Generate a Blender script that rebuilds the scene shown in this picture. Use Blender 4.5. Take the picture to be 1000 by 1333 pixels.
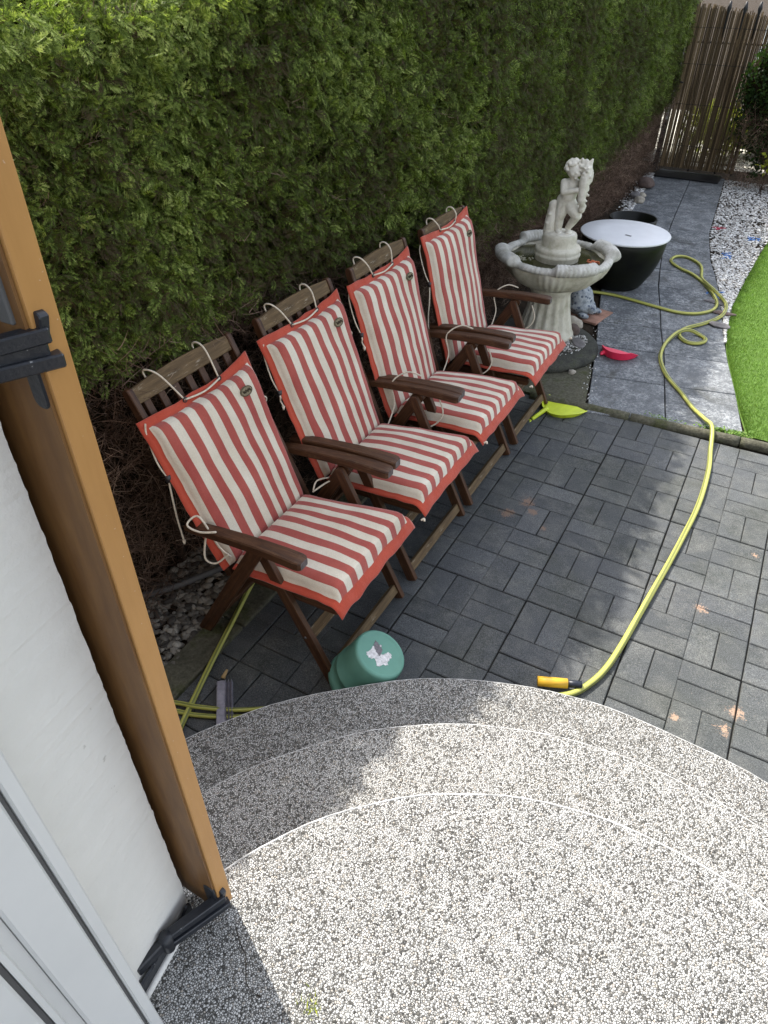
import bpy, bmesh, math, random
import numpy as np
from mathutils import Vector, Matrix, noise
random.seed(7); RNG = np.random.default_rng(7)
PI = math.pi
for o in list(bpy.data.objects): bpy.data.objects.remove(o)
S = bpy.context.scene
C = S.collection
# ------------------------------------------------------------ camera, light, exposure
cd = bpy.data.cameras.new('camera'); cam = bpy.data.objects.new('camera', cd); C.objects.link(cam); S.camera = cam
CR = [[0.8744567645321704, 0.4850344700268365, 0.00818106652780412],
      [0.30775644343332237, -0.541652536748938, -0.7822394140903917],
      [-0.37498178420960504, 0.6865523230730437, -0.6229242082241122]]
CP = (0.4773, -3.5582, 2.22)
M4 = Matrix.Identity(4)
for r in range(3):
    M4[r][0] = CR[0][r]; M4[r][1] = -CR[1][r]; M4[r][2] = -CR[2][r]; M4[r][3] = CP[r]
cam.matrix_world = M4
cd.sensor_fit = 'VERTICAL'; cd.sensor_height = 24; cd.lens = 24*897.66/1333; cd.clip_start = .02; cd.clip_end = 400
W = bpy.data.worlds.new('World'); S.world = W; W.use_nodes = True
nt = W.node_tree; nt.nodes.clear()
wo = nt.nodes.new('ShaderNodeOutputWorld'); bg = nt.nodes.new('ShaderNodeBackground'); sk = nt.nodes.new('ShaderNodeTexSky')
SUN_EL = math.radians(51.8); SUN_DIR = Vector((-.89*math.cos(SUN_EL), .45*math.cos(SUN_EL), math.sin(SUN_EL)))
sk.sky_type = 'NISHITA'; sk.sun_disc = False; sk.sun_elevation = SUN_EL; sk.sun_rotation = math.atan2(-.89, .45)
sk.air_density = 1.0; sk.dust_density = 2.0; sk.ozone_density = 1.0
bg.inputs['Strength'].default_value = .15
hs_ = nt.nodes.new('ShaderNodeHueSaturation'); hs_.inputs['Saturation'].default_value = .42
nt.links.new(sk.outputs[0], hs_.inputs['Color']); nt.links.new(hs_.outputs[0], bg.inputs[0]); nt.links.new(bg.outputs[0], wo.inputs[0])
sl = bpy.data.lights.new('sun', 'SUN'); so = bpy.data.objects.new('sun', sl); C.objects.link(so)
sl.energy = 2.75; sl.angle = math.radians(.55); sl.color = (1, .95, .87)
so.rotation_euler = SUN_DIR.to_track_quat('Z', 'Y').to_euler(); so.location = (-6, 4, 8)
S.render.engine = 'CYCLES'
S.view_settings.view_transform = 'Standard'; S.view_settings.look = 'None'; S.view_settings.gamma = 1
S.view_settings.exposure = 1.72

# ------------------------------------------------------------ helpers
def tag(o, label=None, cat=None, group=None, kind=None):
    if label: o['label'] = label
    if cat: o['category'] = cat
    if group: o['group'] = group
    if kind: o['kind'] = kind
    return o
def empty(name, loc=(0, 0, 0), rz=0, label=None, cat=None, group=None, kind=None):
    o = bpy.data.objects.new(name, None); C.objects.link(o); o.location = loc; o.rotation_euler = (0, 0, rz)
    o.empty_display_size = .05
    return tag(o, label, cat, group, kind)
def link(name, me, mat=None, parent=None, loc=None, rot=None):
    o = bpy.data.objects.new(name, me); C.objects.link(o)
    if mat is not None and len(me.materials) == 0: me.materials.append(mat)
    if parent: o.parent = parent
    if loc is not None: o.location = loc
    if rot is not None: o.rotation_euler = rot
    return o
def mesh(name, V, F, smooth=False):
    me = bpy.data.meshes.new(name); me.from_pydata([tuple(v) for v in V], [], F); me.validate(); me.update()
    if smooth:
        for p in me.polygons: p.use_smooth = True
    return me
def npmesh(name, V, T, k=3, rnd=None, smooth=False):
    me = bpy.data.meshes.new(name)
    me.vertices.add(len(V)); me.vertices.foreach_set('co', V.astype(np.float32).ravel())
    me.loops.add(len(T)*k); me.loops.foreach_set('vertex_index', T.astype(np.int32).ravel())
    me.polygons.add(len(T))
    me.polygons.foreach_set('loop_start', (np.arange(len(T))*k).astype(np.int32))
    me.polygons.foreach_set('loop_total', np.full(len(T), k, np.int32))
    if smooth: me.polygons.foreach_set('use_smooth', np.ones(len(T), bool))
    if rnd is not None:
        a = me.attributes.new('rnd', 'FLOAT', 'POINT'); a.data.foreach_set('value', rnd.astype(np.float32))
    me.update(calc_edges=True); return me
def scatter(protos, P, A, B, N, scale, rnd):
    """merge copies of protos: P positions, A/B/N orthonormal axes, one mesh; rnd per copy"""
    idx = RNG.integers(0, len(protos), len(P)); Vs = []; Ts = []; Rs = []; off = 0
    if np.ndim(scale) == 0: scale = np.full(len(P), scale)
    if scale.ndim == 1: scale = np.repeat(scale[:, None], 3, 1)
    for i, pr in enumerate(protos):
        pv, pt = pr[0], pr[1]; po = pr[2] if len(pr) > 2 else None
        m = np.where(idx == i)[0]
        if len(m) == 0: continue
        s = scale[m]
        v = (pv[None, :, 0:1]*(A[m]*s[:, 0:1])[:, None, :] + pv[None, :, 1:2]*(B[m]*s[:, 1:2])[:, None, :]
             + pv[None, :, 2:3]*(N[m]*s[:, 2:3])[:, None, :] + P[m][:, None, :])
        n = len(pv); t = pt[None] + (np.arange(len(m))*n)[:, None, None] + off
        Vs.append(v.reshape(-1, 3)); Ts.append(t.reshape(-1, pt.shape[1])); Rs.append(np.repeat(rnd[m], n) if po is None else np.clip(rnd[m][:, None]+po[None], 0, 1).ravel()); off += n*len(m)
    return np.concatenate(Vs), np.concatenate(Ts), np.concatenate(Rs)
def norm(a): return a/np.maximum(np.linalg.norm(a, axis=-1, keepdims=True), 1e-9)
def frames(A, Nh):
    A = norm(A); B = norm(np.cross(Nh, A)); N = np.cross(A, B); return A, B, N
def box(name, x0, x1, y0, y1, z0, z1, mat, parent=None, bev=0., seg=1):
    bm = bmesh.new(); bmesh.ops.create_cube(bm, size=1)
    for v in bm.verts:
        v.co = ((x0+x1)/2+v.co.x*(x1-x0), (y0+y1)/2+v.co.y*(y1-y0), (z0+z1)/2+v.co.z*(z1-z0))
    if bev: bmesh.ops.bevel(bm, geom=bm.edges[:], offset=bev, segments=seg, affect='EDGES', profile=.6)
    me = bpy.data.meshes.new(name); bm.to_mesh(me); bm.free()
    return link(name, me, mat, parent)
def beam(name, p0, p1, w, t, mat, parent=None, up=(0, 0, 1), bev=.003, round0=0, round1=0, arch=0):
    """board from p0 to p1: length on local X (wood grain), w along local Y, t along local Z (towards up)"""
    p0 = Vector(p0); p1 = Vector(p1); L = (p1-p0).length; X = (p1-p0).normalized(); up = Vector(up)
    Y = up.cross(X).normalized(); Z = X.cross(Y)
    pts = []; n = 6
    def endpts(x, sgn, rr):
        if not rr: return [(x, -sgn*w/2), (x, sgn*w/2)]
        return [(x-sgn*(rr-rr*math.cos(a)), sgn*(w/2)*math.sin(a)) for a in [(-PI/2)+PI*k/n for k in range(n+1)]]
    pts = endpts(L, 1, round1)
    if arch: pts += [(L*(1-k/8), w/2+arch*math.sin(PI*k/8)) for k in range(1, 8)]
    pts += endpts(0, -1, round0)
    bm = bmesh.new()
    lo = [bm.verts.new((a, b, -t/2)) for a, b in pts]; hi = [bm.verts.new((a, b, t/2)) for a, b in pts]
    bm.faces.new(lo[::-1]); bm.faces.new(hi)
    for i in range(len(pts)):
        j = (i+1) % len(pts); bm.faces.new((lo[i], lo[j], hi[j], hi[i]))
    if bev: bmesh.ops.bevel(bm, geom=bm.edges[:], offset=bev, segments=1, affect='EDGES', clamp_overlap=True)
    bmesh.ops.recalc_face_normals(bm, faces=bm.faces[:])
    me = bpy.data.meshes.new(name); bm.to_mesh(me); bm.free()
    o = link(name, me, mat, parent)
    m = Matrix((X, Y, Z)).transposed().to_4x4(); m.translation = p0; o.matrix_local = m
    return o
def catmull(P, n=6, closed=False):
    P = [Vector(p) for p in P]; out = []; N = len(P)
    for i in range(N if closed else N-1):
        g = lambda k: P[k % N] if closed else P[max(0, min(N-1, k))]
        a, b, c, d = g(i-1), g(i), g(i+1), g(i+2)
        for k in range(n):
            t = k/n; out.append(.5*((2*b)+(c-a)*t+(2*a-5*b+4*c-d)*t*t+(3*b-a-3*c+d)*t**3))
    if not closed: out.append(P[-1])
    return out
def tube_geo(P, r, k=8, closed=False):
    P = [Vector(p) for p in P]; V = []; F = []; N = len(P); up = Vector((0, 0, 1)); prev = None
    for i, p in enumerate(P):
        t = (P[(i+1) % N]-P[i-1]) if closed else (P[min(N-1, i+1)]-P[max(0, i-1)])
        t.normalize()
        if prev is None: a = t.cross(up if abs(t.z) < .9 else Vector((1, 0, 0))).normalized()
        else: a = (prev - t*prev.dot(t)).normalized()
        prev = a; b = t.cross(a); rr = r[i] if hasattr(r, '__len__') else r
        for j in range(k):
            q = 2*PI*j/k; V.append(p+(a*math.cos(q)+b*math.sin(q))*rr)
    for i in range(N if closed else N-1):
        for j in range(k):
            i2 = (i+1) % N; F.append((i*k+j, i*k+(j+1) % k, i2*k+(j+1) % k, i2*k+j))
    if not closed: F.append(tuple(range(k))[::-1]); F.append(tuple((N-1)*k+j for j in range(k)))
    return V, F
def tube(name, P, r, mat, parent=None, k=8, smooth=6, closed=False):
    if smooth: P = catmull(P, smooth, closed)
    if hasattr(r, '__len__') and len(r) != len(P): r = list(np.interp(np.linspace(0, 1, len(P)), np.linspace(0, 1, len(r)), r))
    V, F = tube_geo(P, r, k, closed); return link(name, mesh(name, V, F, True), mat, parent)
def lathe(name, prof, mat, parent=None, seg=48, mod=None, loc=None, closed=False, smooth=True):
    V = []; F = []; n = len(prof)
    for i in range(seg):
        a = 2*PI*i/seg
        for j, (r, z) in enumerate(prof):
            if mod: r, z = mod(j, a, r, z)
            V.append((r*math.cos(a), r*math.sin(a), z))
    for i in range(seg):
        i2 = (i+1) % seg
        for j in range(n-1): F.append((i*n+j, i2*n+j, i2*n+j+1, i*n+j+1))
    me = mesh(name, V, F, smooth); return link(name, me, mat, parent, loc)
def rock_proto(seed, sub=1, flat=.6):
    bm = bmesh.new(); bmesh.ops.create_icosphere(bm, subdivisions=sub, radius=.5)
    for v in bm.verts:
        v.co *= 1+.35*noise.noise(v.co*2.2+Vector((seed*7.1, 0, 0))); v.co.z *= flat
    V = np.array([v.co[:] for v in bm.verts]); bm.verts.ensure_lookup_table()
    T = np.array([[v.index for v in f.verts] for f in bm.faces]); bm.free(); return V, T
ROCKS = [rock_proto(i) for i in range(6)]
ROCKS2 = [rock_proto(i, 2) for i in range(6)]
def pebbles(name, P, size, mat, parent=None, protos=ROCKS):
    n = len(P); a = RNG.uniform(0, 2*PI, n)
    A = np.c_[np.cos(a), np.sin(a), RNG.uniform(-.3, .3, n)]; Nh = np.c_[RNG.normal(0, .25, (n, 2)), np.ones(n)]
    A, B, N = frames(A, Nh); sc = np.c_[size*RNG.uniform(.9, 1.4, n), size*RNG.uniform(.7, 1, n), size*RNG.uniform(.7, 1, n)]
    V, T, R = scatter(protos, P, A, B, N, sc, RNG.uniform(0, 1, n))
    o = link(name, npmesh(name, V, T, 3, R), mat, parent); o['kind'] = 'stuff'; return o

# ------------------------------------------------------------ materials
class NT:
    def __init__(s, name):
        s.m = bpy.data.materials.new(name); s.m.use_nodes = True; s.t = s.m.node_tree; s.n = s.t.nodes
        s.b = s.n['Principled BSDF']; s.out = s.n['Material Output']
    def L(s, a, b): s.t.links.new(a, b)
    def new(s, t, **k):
        x = s.n.new(t)
        for a, v in k.items(): setattr(x, a, v)
        return x
    def coord(s, kind='Object'):
        if kind == 'World': return s.new('ShaderNodeNewGeometry').outputs['Position']
        return s.new('ShaderNodeTexCoord').outputs[kind]
    def mapping(s, v, scale=(1, 1, 1), loc=(0, 0, 0)):
        m = s.new('ShaderNodeMapping'); s.L(v, m.inputs[0]); m.inputs['Scale'].default_value = scale; m.inputs['Location'].default_value = loc
        return m.outputs[0]
    def noise(s, v, scale, detail=4, rough=.6, dist=0):
        x = s.new('ShaderNodeTexNoise'); s.L(v, x.inputs['Vector']); x.inputs['Scale'].default_value = scale
        x.inputs['Detail'].default_value = detail; x.inputs['Roughness'].default_value = rough; x.inputs['Distortion'].default_value = dist
        return x.outputs['Fac']
    def voro(s, v, scale, feature='F1', out='Distance', rand=1):
        x = s.new('ShaderNodeTexVoronoi', feature=feature); s.L(v, x.inputs['Vector']); x.inputs['Scale'].default_value = scale
        x.inputs['Randomness'].default_value = rand; return x.outputs[out]
    def ramp(s, f, stops, interp='LINEAR'):
        x = s.new('ShaderNodeValToRGB'); s.L(f, x.inputs[0]); cr = x.color_ramp; cr.interpolation = interp
        while len(cr.elements) < len(stops): cr.elements.new(.5)
        for e, (p, c) in zip(cr.elements, stops):
            e.position = p; e.color = (*c, 1) if hasattr(c, '__len__') else (c, c, c, 1)
        return x.outputs[0]
    def mix(s, f, a, b, mode='MIX'):
        x = s.new('ShaderNodeMix', data_type='RGBA', blend_type=mode)
        for k, v in ((0, f), (6, a), (7, b)):
            if hasattr(v, 'is_linked'): s.L(v, x.inputs[k])
            elif k == 0: x.inputs[0].default_value = v
            else: x.inputs[k].default_value = (*v, 1)
        return x.outputs[2]
    def math(s, op, a, b=None, clamp=False):
        x = s.new('ShaderNodeMath', operation=op, use_clamp=clamp)
        for k, v in ((0, a), (1, b)):
            if v is None: continue
            if hasattr(v, 'is_linked'): s.L(v, x.inputs[k])
            else: x.inputs[k].default_value = v
        return x.outputs[0]
    def bump(s, h, dist=.002, strength=1, prev=None):
        x = s.new('ShaderNodeBump'); s.L(h, x.inputs['Height']); x.inputs['Distance'].default_value = dist; x.inputs['Strength'].default_value = strength
        if prev is not None: s.L(prev, x.inputs['Normal'])
        return x.outputs[0]
    def fin(s, col=None, rough=.8, nrm=None, spec=.3):
        if col is not None:
            if hasattr(col, 'is_linked'): s.L(col, s.b.inputs['Base Color'])
            else: s.b.inputs['Base Color'].default_value = (*col, 1)
        if hasattr(rough, 'is_linked'): s.L(rough, s.b.inputs['Roughness'])
        else: s.b.inputs['Roughness'].default_value = rough
        s.b.inputs['Specular IOR Level'].default_value = spec
        if nrm is not None: s.L(nrm, s.b.inputs['Normal'])
        return s.m
    def attr(s, name='rnd'):
        return s.new('ShaderNodeAttribute', attribute_name=name).outputs['Fac']
    def objrnd(s): return s.new('ShaderNodeObjectInfo').outputs['Random']

def simple(name, col, rough=.7, spec=.3, var=.12, scale=8, bump=.0008, bscale=60, kind='Object'):
    m = NT(name); c = m.coord(kind); n = m.noise(c, scale)
    dark = tuple(x*(1-var) for x in col); lite = tuple(min(1, x*(1+var)) for x in col)
    return m.fin(m.ramp(n, [(.3, dark), (.7, lite)]), rough, m.bump(m.noise(c, bscale), bump), spec)

# bricks
m = NT('brick_charcoal'); c = m.coord('World'); r = m.objrnd()
big = m.noise(c, 1.6, 4); fine = m.noise(c, 260, 2, .7); med = m.noise(c, 24, 5, .65)
col = m.ramp(r, [(0, (.046, .050, .053)), (.5, (.060, .064, .068)), (1, (.078, .083, .087))])
col = m.mix(m.ramp(big, [(.4, 0.), (.66, .55)]), col, (.055, .060, .052))
dust = m.noise(c, 6.5, 6, .75, .5); col = m.mix(m.ramp(dust, [(.46, 0.), (.70, .55)]), col, (.135, .135, .125)); col = m.mix(m.ramp(m.noise(c, 3.3, 5, .7), [(.52, 0.), (.72, .6)]), col, (.030, .034, .028))
grain = m.ramp(fine, [(.32, .45), (.5, 1.), (.68, 1.8)])
col = m.mix(1, col, grain, 'MULTIPLY')
speck = m.ramp(m.noise(c, 150, 1, .5), [(.71, 0.), (.74, 1.)])
col = m.mix(m.math('MULTIPLY', speck, m.ramp(big, [(.35, .15), (.7, .8)])), col, (.26, .25, .22))
# worn ochre spots where something spilled
def spots(m, c, L, base):
    acc = None; nz = m.noise(c, 38, 5, .7); nz2 = m.noise(c, 9, 3, .6)
    for (x, y, rad) in L:
        d = m.new('ShaderNodeVectorMath', operation='DISTANCE'); m.L(c, d.inputs[0]); d.inputs[1].default_value = (x, y, 0)
        k = m.math('SUBTRACT', 1., m.math('DIVIDE', d.outputs['Value'], rad), True)
        acc = k if acc is None else m.math('MAXIMUM', acc, k)
    nz3 = m.noise(c, 170, 3, .8); v = m.math('ADD', m.math('MULTIPLY', acc, .55), m.math('SUBTRACT', nz, .62)); v = m.math('ADD', v, m.math('MULTIPLY', m.math('SUBTRACT', nz3, .5), 1.1))
    v = m.math('ADD', v, m.math('MULTIPLY', m.math('SUBTRACT', nz2, .5), .3))
    return m.math('MULTIPLY', m.math('GREATER_THAN', acc, .01), m.ramp(v, [(.16, 0.), (.26, 1.)]))
sp = spots(m, c, [(-.24, -.66, .07), (-.30, -.80, .065), (-.19, -.73, .05), (-.10, -.83, .035)], None)
col = m.mix(m.math('MULTIPLY', sp, .75), col, (.20, .125, .085))
sp2 = spots(m, c, [(.69, -1.02, .05), (.90, -1.52, .055), (.87, -1.62, .045), (.86, -.52, .025), (.70, -1.66, .03)], None)
col = m.mix(m.math('MULTIPLY', sp2, .7), col, (.42, .27, .18))
# loose grit, thicker towards the right near steps
sx = m.new('ShaderNodeSeparateXYZ'); m.L(c, sx.inputs[0])
g = m.math('MULTIPLY', m.ramp(m.noise(c, 85, 3, .7), [(.66, 0.), (.70, 1.)]), m.ramp(m.noise(c, 2.7, 3), [(.45, 0.), (.62, 1.)]))
col = m.mix(m.math('MULTIPLY', g, .55), col, (.30, .235, .17))
nr = m.bump(fine, .0022, 1); nr = m.bump(med, .004, .6, nr)
BRICK = m.fin(col, m.ramp(med, [(.3, .62), (.7, .85)]), nr, .3)
m = NT('joint_dirt'); c = m.coord('World'); n = m.noise(c, 30, 5)
JOINT = m.fin(m.ramp(n, [(.35, (.018, .018, .018)), (.62, (.04, .038, .032)), (.75, (.05, .06, .025))]), .95, m.bump(m.noise(c, 200), .004), .1)
# concrete slab, bluish grey with pale lime bloom
m = NT('slab_grey'); c = m.coord('World'); r = m.objrnd(); n1 = m.noise(m.mapping(c, (1, 1, 1)), 6., 10, .86, .2); n2 = m.noise(c, 55, 5, .8, .3)
col = m.ramp(r, [(0, (.062, .069, .077)), (1, (.105, .112, .120))])
mask = m.math('MULTIPLY', m.ramp(n1, [(.43, .08), (.58, 1.)]), m.ramp(n2, [(.44, .12), (.56, 1.)]))
col = m.mix(mask, col, (.30, .315, .325))
col = m.mix(m.ramp(m.noise(c, 3.1, 5, .7, 1), [(.54, 0.), (.7, .7)]), col, (.055, .055, .048))
col = m.mix(1, col, m.ramp(m.noise(c, 230, 2), [(.35, .7), (.65, 1.25)]), 'MULTIPLY')
SLAB = m.fin(col, .8, m.bump(n2, .002, .7), .3)
m = NT('concrete_mossy'); c = m.coord('World'); n1 = m.noise(c, 7, 6, .7); n2 = m.noise(c, 60, 5, .7)
col = m.ramp(n1, [(.3, (.060, .058, .040)), (.5, (.100, .096, .070)), (.65, (.060, .066, .028)), (.8, (.135, .13, .105))])
col = m.mix(1, col, m.ramp(n2, [(.3, .55), (.7, 1.4)]), 'MULTIPLY')
MOSSY = m.fin(col, .92, m.bump(n2, .006), .2)
m = NT('stone_disc_dark'); c = m.coord('World'); n1 = m.noise(c, 11, 6, .7); n2 = m.noise(c, 90, 5, .7)
col = m.ramp(n1, [(.3, (.03, .032, .028)), (.55, (.06, .06, .05)), (.75, (.05, .06, .025))]); col = m.mix(1, col, m.ramp(n2, [(.3, .6), (.7, 1.4)]), 'MULTIPLY')
DISC = m.fin(col, .9, m.bump(n2, .004), .2)
m = NT('soil_dark'); c = m.coord('World'); n1 = m.noise(c, 14, 7, .75); n2 = m.noise(c, 120, 4, .7)
col = m.ramp(n1, [(.3, (.018, .014, .010)), (.55, (.045, .034, .024)), (.75, (.075, .055, .038))])
SOIL = m.fin(col, 1, m.bump(m.math('ADD', n1, n2), .02), .1)
# stone carpet on steps
m = NT('stone_carpet'); c = m.coord('World')
v1 = m.voro(c, 210, 'F1', 'Color'); hs = m.new('ShaderNodeSeparateColor'); m.L(v1, hs.inputs[0])
ed = m.voro(c, 210, 'DISTANCE_TO_EDGE'); d1 = m.voro(c, 210)
n1 = m.noise(c, 5, 6, .7, .5); n2 = m.noise(c, 17, 5, .7)
dirt = m.math('ADD', m.ramp(n1, [(.40, 0.), (.68, .5)]), m.ramp(n2, [(.5, 0.), (.75, .35)]))
# dirt is heavier on lower steps
sx = m.new('ShaderNodeSeparateXYZ'); m.L(c, sx.inputs[0])
low = m.ramp(m.math('MULTIPLY', sx.outputs[2], 1.9), [(.2, .26), (.5, .10), (.85, 0.)])
stone = m.ramp(hs.outputs[0], [(0, (.30, .295, .28)), (.20, (.44, .435, .415)), (.85, (.555, .55, .53)), (1, (.36, .32, .27))])
thr = m.math('ADD', m.math('ADD', m.math('MULTIPLY', dirt, .30), low), .07)
isdark = m.math('LESS_THAN', hs.outputs[1], thr)
col = m.mix(isdark, stone, m.ramp(hs.outputs[2], [(0, (.045, .042, .036)), (.6, (.15, .145, .13)), (1, (.30, .28, .25))]))
gap = m.ramp(m.math('ADD', ed, m.math('MULTIPLY', m.math('SUBTRACT', .5, n2), .12)), [(.05, 0.), (.20, 1.)])
col = m.mix(gap, (.028, .027, .024), col)
moss = m.ramp(m.noise(c, 2.3, 5, .75, .7), [(.63, 0.), (.74, .8)])
col = m.mix(m.math('MULTIPLY', moss, m.ramp(m.noise(c, 70, 3), [(.5, 0.), (.6, .75)])), col, (.085, .062, .028))
CARPET = m.fin(col, .65, m.bump(m.math('SUBTRACT', 1., d1), .0035, .9), .4)
WHITETRIM = simple('trim_white', (.42, .42, .41), .45, .4, .45, 30)
# house
m = NT('render_white'); c = m.coord('World'); n1 = m.noise(c, 4, 4); n2 = m.noise(c, 90, 4, .6)
col = m.ramp(n1, [(.3, (.65, .64, .605)), (.7, (.72, .705, .665))])
sk_ = m.ramp(m.noise(c, 42, 3, .6), [(.70, 0.), (.745, 1.)])
col = m.mix(m.math('MULTIPLY', sk_, m.ramp(m.noise(c, 3.3, 2), [(.45, 0.), (.6, .55)])), col, (.38, .36, .32))
nr = m.bump(m.noise(c, 14, 5, .6), .006, .8); nr = m.bump(n2, .0015, .5, nr)
RENDER = m.fin(col, .75, nr, .3)
m = NT('shutter_golden_brown'); c = m.coord('World'); n1 = m.noise(m.mapping(c, (1, 1, .15)), 60, 4); n2 = m.noise(c, 2.5, 3)
col = m.ramp(n2, [(.3, (.39, .195, .058)), (.7, (.46, .235, .072))]); col = m.mix(.25, col, m.ramp(n1, [(.3, (.32, .16, .055)), (.7, (.46, .25, .09))]))
col = m.mix(m.ramp(m.noise(c, 160, 2), [(.72, 0.), (.76, .5)]), col, (.6, .5, .4))
SHUT = m.fin(col, .42, m.bump(n1, .0004), .4)
m = NT('shutter_inside_brown'); c = m.coord('World'); n1 = m.noise(m.mapping(c, (1, 1, .15)), 60, 4)
SHUTB = m.fin(m.ramp(n1, [(.3, (.13, .06, .02)), (.7, (.2, .10, .033))]), .5, m.bump(n1, .0005), .35)
FRAMEW = simple('frame_white_plastic', (.60, .60, .585), .35, .45, .05, 3, .0003)
SEAL = simple('seal_dark', (.12, .12, .12), .6, .3)
m = NT('hinge_black_paint'); c = m.coord('World'); n1 = m.noise(c, 70, 5, .7)
col = m.mix(m.ramp(n1, [(.66, 0.), (.70, 1.)]), (.014, .016, .021), (.35, .35, .34)); HINGE = m.fin(col, .38, m.bump(m.noise(c, 45), .002), .5)
# wood of the chairs, grain along local X
m = NT('wood_stained'); c = m.coord('Object'); r = m.objrnd()
st = m.mapping(c, (3, 40, 40)); n1 = m.noise(st, 2.2, 6, .7, .6); n2 = m.noise(c, 9, 4, .6)
col = m.ramp(n1, [(.3, (.024, .0095, .0045)), (.5, (.058, .025, .0115)), (.7, (.105, .048, .022))])
col = m.mix(m.ramp(m.noise(m.mapping(c, (1, 3, 3)), 14, 6, .75), [(.60, 0.), (.70, .45)]), col, (.17, .115, .062))
WOOD = m.fin(col, m.ramp(n2, [(.3, .38), (.7, .62)]), m.bump(n1, .0012), .3)
m = NT('wood_weathered'); c = m.coord('Object')
st = m.mapping(c, (3, 40, 40)); n1 = m.noise(st, 2.2, 6, .7, .6)
col = m.ramp(n1, [(.3, (.045, .027, .012)), (.5, (.10, .064, .030)), (.72, (.165, .112, .056))])
col = m.mix(m.ramp(m.noise(m.mapping(c, (1, 5, 5)), 10, 6, .8), [(.60, 0.), (.68, .75)]), col, (.36, .32, .25))
WOODW = m.fin(col, .7, m.bump(n1, .0015), .3)
WOODEND = simple('wood_end_grain', (.10, .085, .085), .55, .4, .4, 60)
# cushion fabric: 15 stripes over the padded field (uv), plain border outside it
m = NT('fabric_striped'); uv = m.coord('UV'); sx = m.new('ShaderNodeSeparateXYZ'); m.L(uv, sx.inputs[0])
ob = m.coord('Object'); wob = m.math('MULTIPLY', m.math('SUBTRACT', m.noise(ob, 7, 2), .5), .006)
u = m.math('ADD', sx.outputs[0], wob)
k = m.math('PINGPONG', m.math('MULTIPLY', u, 15.), 1.0)
par = m.math('MODULO', m.math('FLOOR', m.math('ADD', m.math('MULTIPLY', u, 13.9), 30.55)), 2.)
inside = m.math('MULTIPLY', m.math('MULTIPLY', m.math('GREATER_THAN', sx.outputs[0], 0.), m.math('LESS_THAN', sx.outputs[0], 1.)),
                m.math('MULTIPLY', m.math('GREATER_THAN', sx.outputs[1], 0.), m.math('LESS_THAN', sx.outputs[1], 1.)))
fade = m.noise(ob, 5, 4)
white = m.ramp(fade, [(.3, (.50, .44, .34)), (.7, (.62, .575, .48))]); red = m.ramp(fade, [(.3, (.27, .050, .042)), (.7, (.36, .085, .066))])
col = m.mix(par, white, red)
col = m.mix(inside, m.ramp(fade, [(.3, (.34, .048, .026)), (.7, (.42, .068, .038))]), col)
weave = m.new('ShaderNodeTexWave', wave_type='BANDS', bands_direction='X'); m.L(ob, weave.inputs[0]); weave.inputs['Scale'].default_value = 260
wv = m.noise(ob, 420, 2, .6)
col = m.mix(1, col, m.ramp(wv, [(.3, .84), (.7, 1.1)]), 'MULTIPLY')
nr = m.bump(wv, .0009); nr = m.bump(m.noise(ob, 11, 4, .55, .5), .007, .8, nr)
STRIPE = m.fin(col, .95, nr, .12); m.b.inputs['Sheen Weight'].default_value = .25
FABRED = simple('fabric_red_underside', (.25, .04, .035), .95, .1, .15, 20)
CORD = simple('cord_cream', (.58, .52, .42), .9, .2, .2, 120, .001, 300)
GROM = simple('eyelet_dark', (.02, .018, .02), .4, .5)
BADGE = simple('badge_olive', (.17, .14, .085), .7, .3, .3, 120); BADGEL = simple('badge_print', (.03, .022, .012), .7)
# stone white
m = NT('cast_stone'); c = m.coord('World'); n1 = m.noise(c, 9, 6, .7); n2 = m.noise(c, 70, 5, .7)
col = m.ramp(n1, [(.3, (.34, .32, .24)), (.48, (.50, .475, .39)), (.7, (.62, .60, .52))])
sx = m.new('ShaderNodeSeparateXYZ'); m.L(c, sx.inputs[0])
col = m.mix(m.ramp(n2, [(.6, 0.), (.72, .35)]), col, (.26, .25, .16))
col = m.mix(m.ramp(m.noise(m.mapping(c, (1, 1, .25)), 16, 4, .7), [(.56, 0.), (.7, .38)]), col, (.17, .165, .085))
CAST = m.fin(col, .8, m.bump(n2, .003, .7), .3)
m = NT('cast_stone_rim'); c = m.coord('World'); n1 = m.noise(c, 12, 6, .7); n2 = m.noise(c, 55, 5, .8)
col = m.ramp(n1, [(.3, (.33, .32, .27)), (.5, (.48, .47, .43)), (.7, (.60, .59, .555))]); col = m.mix(m.ramp(n2, [(.54, 0.), (.68, .55)]), col, (.20, .19, .16))
RIM = m.fin(col, .88, m.bump(n2, .004, .8), .2)
m = NT('cast_stone_statue'); c = m.coord('Object'); n1 = m.noise(c, 14, 6, .7); n2 = m.noise(c, 70, 5, .7)
col = m.ramp(n1, [(.3, (.42, .395, .32)), (.5, (.59, .565, .49)), (.7, (.68, .66, .60))]); col = m.mix(m.ramp(n2, [(.58, 0.), (.72, .4)]), col, (.27, .25, .19))
STAT = m.fin(col, .8, m.bump(n2, .0015, .6), .3)
m = NT('pond_water'); c = m.coord('World'); n1 = m.noise(c, 16, 5, .7, .8)
WATER = m.fin(m.ramp(n1, [(.35, (.018, .016, .008)), (.55, (.05, .048, .02)), (.7, (.14, .13, .06))]), .12, m.bump(m.noise(c, 30), .001), .5)
SCUM = simple('algae_pale', (.28, .27, .2), .9, .2, .3, 60); ORLEAF = simple('leaf_orange', (.42, .12, .06), .8, .2, .3, 60)
m = NT('pot_black_glaze'); c = m.coord('Object'); n1 = m.noise(c, 6, 5, .6)
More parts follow.
